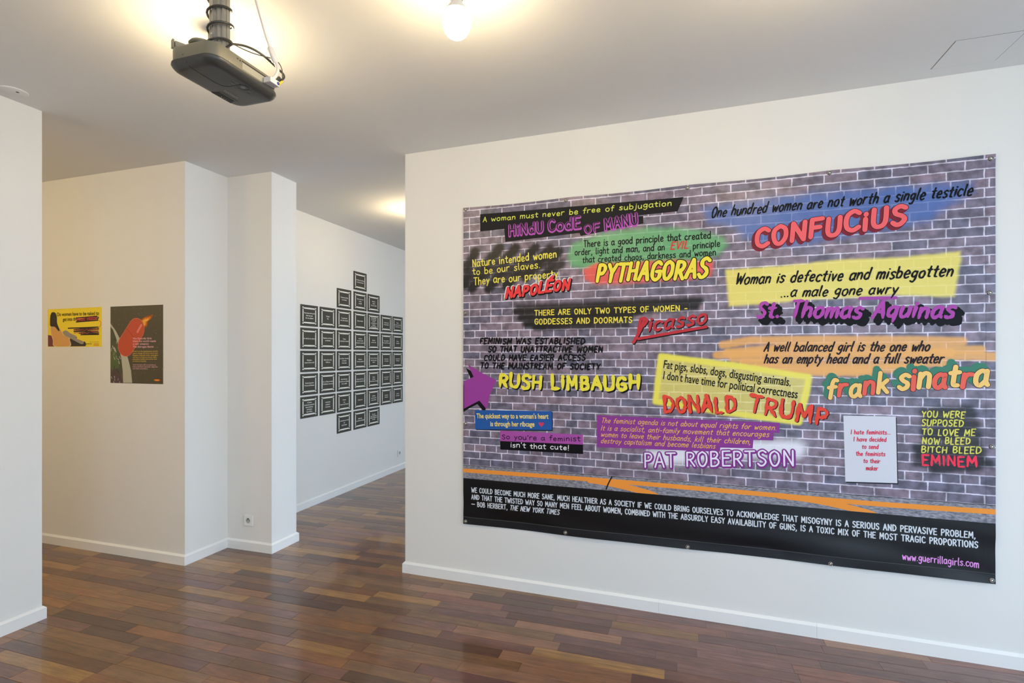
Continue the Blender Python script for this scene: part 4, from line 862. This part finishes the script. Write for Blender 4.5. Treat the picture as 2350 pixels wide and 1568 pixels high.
border = tone_mesh(i.V, i.F, i.C, 'ink'); border.materials.append(INKP)
order = {}
for r in range(8):
    cols = [3] if r == 0 else [2,3,4] if r in (1,7) else list(range(7))
    for c in cols:
        o = empty('text_card', (-3.36, UC[c], ROWT[r]-CHT))
        pos_ = COLN[c] if 0 < r < 7 and r != 1 else {2:'left one',3:'middle one',4:'right one'}[c]
        if r == 0: lb = 'black framed text card alone at the very top of the card wall'
        elif r in (1, 7): lb = 'black text card, %s of three in the %s row on the far wall' % (pos_, 'second' if r == 1 else 'bottom')
        else: lb = 'black text card, %s in the %s row down, far wall' % (pos_ if c in (0, 6) else pos_+' from left', ROWN[r])
        tag(o, lb, 'card', 'black framed text cards on the gallery wall')
        s_ = bpy.data.objects.new('panel', cme); COL.objects.link(s_); s_.parent = o
        s_ = bpy.data.objects.new('printed_border', border); COL.objects.link(s_); s_.parent = o
        i = Ink(csurf); tl = TX[(r, c)]; n = len(tl); lh = .0235 if n < 4 else (.0215 if n == 5 else .0195); z = CHT/2+(n-1)*lh/2-.006
        mxl = max(len(t) for t in tl)
        for t in tl:
            wd = min(CW-.094, len(t)*.0074); i.font(t, CW/2-wd/2, z, CW/2+wd/2, z, .0125, C_(226,226,220), .018); z -= lh
        i.build('lettering', o, INKP)
# ---------------------------------------------------------------- wall sockets
def socket(loc, rz, label):
    o = empty('wall_socket', loc, rz); tag(o, label, 'socket')
    MB().box(-.041, .041, -.010, -.0003, -.041, .041).build('cover_plate', PLAST, o, bevel=.004)
    r = MB().lathe([(.021,-.0102),(.0235,-.0112),(.025,-.0102),(.025,-.009)], 24, axis='y').build('rim', PLAST, o, smooth=True)
    MB().lathe([(.0001,-.0106),(.0205,-.0104),(.0205,-.009)], 24, axis='y').build('well', mat('socket_well', (.45, .45, .44, 1), .5), o)
    h = MB()
    for x in (-.0095, .0095): h.lathe([(.0032,-.0112),(.0032,-.010)], 10, (x, 0, 0), 'y')
    h.lathe([(.0055,-.0113),(.0055,-.010)], 10, (0, 0, .011), 'y')
    h.build('contact_hole', HOLE, o)
    MB().lathe([(.0001,-.020),(.0022,-.019),(.0022,-.010)], 10, (0, 0, .0045), 'y').build('earth_pin', CHROME, o)
    return o
socket((-3.042, 3.098, .221), 0, 'white wall socket above the skirting on the pillar by the alcove')
socket((-3.36, 5.825, .213), math.pi/2, 'white wall socket low on the far card wall beside the banner wall edge')
# ---------------------------------------------------------------- bare bulbs
def bulb(x, y, label):
    o = empty('light_bulb', (x, y, CH)); tag(o, label, 'light bulb', 'bare bulbs on the ceiling')
    MB().lathe([(.023,-.0),(.023,-.010),(.020,-.014),(.0001,-.014)], 28).build('ceiling_rose', PLAST, o, smooth=True)
    MB().lathe([(.020,-.014),(.020,-.060),(.0235,-.064),(.0235,-.078),(.019,-.080)], 24).build('lamp_holder', mat('holder_plastic', (.30, .29, .26, 1), .4), o, smooth=True)
    MB().lathe([(.0185,-.078),(.0215,-.092),(.031,-.106),(.040,-.118),(.0462,-.128)], 28).build('bulb_neck', mat('bulb_collar', (.85, .83, .78, 1), .4), o, smooth=True)
    pr = [(.0462,-.128)]+[(.0505*math.cos(a), -.160-.058*math.sin(a)) for a in [math.radians(t) for t in (-24,-12,0,12,24,36,48,60,72,82)]]+[(.0008,-.218)]
    MB().lathe(pr, 24).build('bulb_globe', BULB, o, smooth=True)
bulb(-.7516, 1.7014, 'glowing bare bulb hanging from the ceiling at the top middle')
bulb(-1.817, 1.665, 'glowing bare bulb hidden behind the projector')
bulb(.44, 1.70, 'glowing bare bulb over the banner wall, above the frame')
bulb(-2.32, 4.29, 'glowing bare bulb in the gallery behind the banner wall')
bulb(-1.1, 6.4, 'unseen bulb added to brighten the rear of the gallery')  # extra bulb, out of sight, added because the gallery needed more light
for bx in (-1.9, -.75):  # out-of-view bulbs added to warm the walls that face the camera
    bulb(bx, -.9, 'unseen bulb added for warm fill behind the camera, ' + ('nearer the left wall' if bx < -1 else 'middle of the room'))
for bx, by, w1 in ((-4.1, 1.0, 'nearest the alcove and the partition'), (-5.3, 1.0, 'nearest the alcove and the outer wall'), (-4.1, -.4, 'second from the alcove, by the partition'), (-5.3, -.4, 'second from the alcove, by the outer wall')):
    bulb(bx, by, 'unseen bulb added in the side room to light the alcove, '+w1)  # added out of view to light the alcove wall evenly from the front
# ---------------------------------------------------------------- ceiling plate and hatch
o = empty('ceiling_plate', (-3.215, 1.752, CH)); tag(o, 'round white cover plate with a dark hole on the ceiling by the left wall', 'cover plate')
MB().lathe([(.058,0),(.057,-.0035),(.052,-.006),(.0001,-.0065)], 36).build('disc', CEIL, o, smooth=True)
MB().lathe([(.0001,-.0068),(.007,-.0068),(.007,-.005)], 12, (.022, .004, 0)).build('hole', HOLE, o)
o = empty('access_hatch', (1.24, 2.811, CH)); tag(o, 'flush white access hatch in the ceiling corner above the banner', 'hatch')
MB().box(-.120, .120, -.1135, .1135, -.0018, 0).build('hatch_panel', CEIL, o)
h = MB(); t = .0016
h.box(-.123, -.1202, -.1165, .1165, -.0006, 0).box(.1202, .123, -.1165, .1165, -.0006, 0).box(-.1202, .1202, .1137, .1165, -.0006, 0).box(-.1202, .1202, -.1165, -.1137, -.0006, 0)
h.build('joint', mat('joint_shadow', (.22, .22, .22, 1), .8), o)
# ---------------------------------------------------------------- projector
PX0, PX1, PY0, PY1, PZ = -1.672, -1.463, 1.335, 1.648, 2.450
pj = empty('projector', ((PX0+PX1)/2, (PY0+PY1)/2, PZ)); tag(pj, 'black video projector hanging upside down from a pole at the ceiling', 'projector')
HX, HY = (PX1-PX0)/2, (PY1-PY0)/2
def rloop(inset, z, r=.046, n=9):
    hx, hy = HX-inset, HY-inset; r = max(.006, r-inset*.6); L = []
    for cx, cy, a0 in ((hx-r, hy-r, 0), (-hx+r, hy-r, 90), (-hx+r, -hy+r, 180), (hx-r, -hy+r, 270)):
        for k in range(n+1):
            a = math.radians(a0+90*k/n); L.append((cx+r*math.cos(a), cy+r*math.sin(a), z))
    return L
def loft(loops):
    V = []; F = []; n = len(loops[0])
    for l in loops: V += l
    for j in range(len(loops)-1):
        for i in range(n): F.append((j*n+i, j*n+(i+1)%n, (j+1)*n+(i+1)%n, (j+1)*n+i))
    F.append(tuple(range(n))[::-1]); F.append(tuple(range((len(loops)-1)*n, len(loops)*n)))
    return MB().add(V, F)
def top_in(z): return rloop(.003, z)
loft([rloop(.004, .0), rloop(.004, .040), rloop(.006, .045), rloop(.012, .048)]).build('upper_shell', SATIN, pj, smooth=True)
loft([rloop(.006, .0005), rloop(.0, -.001), rloop(-.001, -.008), rloop(.002, -.014), rloop(.008, -.021), rloop(.017, -.026), rloop(.030, -.028)]).build('lower_shell', DARK, pj, smooth=True)
loft([rloop(.0045, .0006), rloop(.0045, -.0006)]).build('seam', DARK2, pj)
def loc(x, y, z): return (x-(PX0+PX1)/2, y-(PY0+PY1)/2, z)
zb = -.0282
# lamp cover outline, keys, socket recess, lettering on the underside
def groove(pts, r=.0007): return MB().tube(pts, r, 5)
g = [loc(-1.578,1.338,-.016), loc(-1.578,1.352,-.026), loc(-1.578,1.366,zb), loc(-1.580,1.455,zb), loc(-1.574,1.482,zb), loc(-1.555,1.492,zb), loc(-1.508,1.492,zb), loc(-1.492,1.492,-.0245), loc(-1.480,1.492,-.015)]
groove(g).build('lamp_cover_joint', DARK2, pj)
kx, ky = loc(-1.512, 1.512, 0)[:2]
MB().tube([(kx+.019*math.cos(a), ky+.019*math.sin(a), zb) for a in [2*math.pi*q/28 for q in range(29)]], .0010, 6).build('key_ring', DARK2, pj)
MB().lathe([(.0001,zb-.0015),(.0075,zb-.001),(.0085,zb+.001)], 20, (kx, ky, 0)).build('key', GREY, pj, smooth=True)
for dx, dy, rz in ((.006,-.034,0), (-.012,-.034,0), (0,.031,0), (-.018,.044,0), (.014,.044,0), (.016,.010+.026,0)):
    V_ = [(kx+dx+.0042*math.cos(a), ky+dy+.0085*math.sin(a)) for a in [2*math.pi*q/16 for q in range(16)]]
    MB().prism(V_, zb-.001, zb+.0005).build('key', mat('key_grey', (.075,.075,.07,1), .3), pj)
rx, ry = loc(-1.640, 1.548, 0)[:2]
MB().prism([(rx-.012,ry-.044),(rx+.014,ry-.034),(rx+.014,ry+.034),(rx-.012,ry+.044)], zb-.0008, zb+.001).build('power_inlet', HOLE, pj)
for q in (-.01, 0, .01): MB().box(rx-.002, rx+.002, ry+q-.0012, ry+q+.0012, zb-.003, zb).build('inlet_pin', CHROME, pj)
MB().box(rx+.016, rx+.026, ry-.038, ry+.040, zb-.0008, zb+.0005).build('inlet_label', mat('label_grey', (.10,.10,.095,1), .5), pj)
lt = Ink(lambda u, z, lay: (loc(-1.590, 0, 0)[0]+z, u, zb-.0006))
lt.font('EPSON', ry+.020-.0, 0, ry-.040, 0.0001, .009, C_(180,178,170), .01); lt.build('lettering', pj, INKP)
for q in range(8): MB().box(-.04+q*.010, -.036+q*.010, -HY+.0025, -HY+.0065, .010, .014).build('scuff', GREY, pj) if q in (1,) else None
# connector side (faces +x)
sx_ = HX-.004
MB().box(sx_-.002, sx_+.0006, -.028, HY-.034, .006, .030).build('connector_panel', mat('connector_plate', (.42,.40,.32,1), .4, metal=.3), pj)
MB().box(sx_, sx_+.0012, -.030, HY-.055, .031, .0345).build('vent_slot', HOLE, pj)
MB().box(sx_+.0004, sx_+.0030, HY-.066, HY-.036, .006, .026).build('port_block', HOLE, pj)
for yy, zz in ((HY-.059,.012), (HY-.045,.012), (HY-.045,.022)):
    MB().lathe([(.0055,sx_+.003),(.0055,sx_+.007),(.0038,sx_+.007),(.0038,sx_+.003)], 14, (0, yy, zz), 'x').build('jack', CHROME, pj, smooth=True)
MB().lathe([(.0025,sx_),(.0025,sx_+.0016)], 10, (0, -.085, .004), 'x').build('screw', CHROME, pj)
MB().box(sx_, sx_+.001, -.052, -.046, .030, .033).build('latch', HOLE, pj); MB().box(sx_, sx_+.001, -.040, -.036, .028, .033).build('latch', HOLE, pj)
# ---------------------------------------------------------------- ceiling mount
mt = empty('projector_mount', (-1.594, 1.487, PZ+.048)); tag(mt, 'grey fluted metal pole mount holding the projector to the ceiling', 'mount')
ph = CH-(PZ+.048); fl_ = []
for k in range(72):
    a = 2*math.pi*k/72; r = .0335*(1-.07*(1 if (k//3) % 2 else 0)); fl_.append((r*math.cos(a), r*math.sin(a)))
MB().prism(fl_, .006, ph).build('pole', STEEL, mt)
MB().lathe([(.055,ph-.006),(.055,ph)], 28).build('ceiling_flange', STEEL, mt)
MB().lathe([(.050,.001),(.050,.006),(.040,.008),(.0001,.008)], 28).build('base_plate', STEEL, mt, smooth=True)
MB().lathe([(.0001,.058),(.022,.056),(.038,.050),(.043,.043),(.040,.037),(.0001,.030)], 28, (-.012,-.062,0)).build('cap_disc', mat('olive_plastic', (.16,.15,.10,1), .35), mt, smooth=True)
ARM = mat('arm_metal', (.34,.33,.28,1), .35, metal=.6)
def arm(x, y):
    v = Vector((x, y)); n = Vector((-y, x)).normalized()*.009
    P_ = [(n.x,n.y),(-n.x,-n.y),(v.x-n.x,v.y-n.y),(v.x+n.x,v.y+n.y)]
    m = MB().prism(P_, .012, .030); m.prism([(v.x+n.x*1.1-.004,v.y+n.y*1.1),(v.x-n.x*1.1,v.y-n.y*1.1),(v.x-n.x*1.1+v.normalized().x*.008,v.y-n.y*1.1+v.normalized().y*.008),(v.x+n.x*1.1+v.normalized().x*.008,v.y+n.y*1.1+v.normalized().y*.008)], .006, .034)
    return m.build('arm', ARM, mt)
arm(-.062, -.128); arm(.060, .03); arm(.050, .120); arm(.070, -.07)
for z in (.030, .10): MB().lathe([(.0001,-.0365),(.004,-.036),(.004,-.033)], 10, (0, 0, z), 'y').build('screw', CHROME, mt)
# ---------------------------------------------------------------- cables
ct = Vector((-1.594, 1.487))
pts = []; N_ = 76; z1 = CH-.002; z0 = PZ+.062
for k in range(N_+1):
    t = k/N_; a = -2*math.pi*4.6*t+2.0; r = .0405+.003*math.sin(t*17)
    pts.append((ct.x+r*math.cos(a), ct.y+r*math.sin(a), z1+(z0-z1)*t))
tail = [at(533,101,1.90), at(560,105,1.94), at(585,115,1.98), at(606,129,2.01), at(622,143,2.035), at(640,160,2.05), at(651,172,2.05), at(650,181,2.04), at(637,187,2.02)]
co = MB().tube(pts+list(crom(tail, 5)), .0042, 8).build('black_cable', CABLE, smooth=True); tag(co, 'black cable coiled around the pole and looping to the projector ports', 'cable')
MB().tube([at(641,180,2.03), at(628,189,2.00), at(619,193,1.975)], [.008,.0085,.0075], 10).build('plug', CABLE, co, smooth=True)
th = [at(520,92,1.86), at(548,108,1.91), at(577,121,1.96), at(600,128,2.0), at(622,134,2.03), at(639,144,2.05), at(647,160,2.05), at(648,178,2.03), at(648,187,2.02)]
yc = MB().tube(crom(th, 6), .0019, 6).build('video_cable', CABLE, smooth=True); tag(yc, 'thin black cable ending in a yellow plug at the projector', 'cable')
MB().tube([at(648,187,2.02), at(641,193,2.01), at(638,194.5,2.005), at(624,199,1.985)], [.0038,.0050,.0065,.0065], 12).build('yellow_plug', YEL, yc, smooth=True)
wp = [at(578,-33,1.894), at(588,2,1.93), at(600,45,1.97), at(611,84,2.0), at(620,112,2.02)]
wc = MB().tube(crom(wp, 6), .0062, 10).build('white_cable', CABW, smooth=True); tag(wc, 'white cable dropping from the ceiling into the projector side', 'cable')
MB().tube([at(619.5,110,2.02), at(620,113,2.02), at(631,141,2.025), at(632,144,2.025)], [.009,.0125,.0125,.009], 14).build('ferrite_core', CABW, wc, smooth=True)
MB().tube(crom([at(632,143,2.025), at(637,157,2.02), at(635,170,2.0), at(627,180,1.98), at(619,184,1.965)], 6), .0068, 10).build('lead', CABW, wc, smooth=True)
pl = MB().box(PX1-.003, PX1+.030, 1.560, 1.606, 2.456, 2.476).build('plug', CABW, wc, bevel=.002)
MB().lathe([(.0001,.0015),(.006,.0012),(.006,-.001)], 14, (PX1+.0305, 1.598, 2.466), 'x').build('thumb_screw', BLUE, wc)
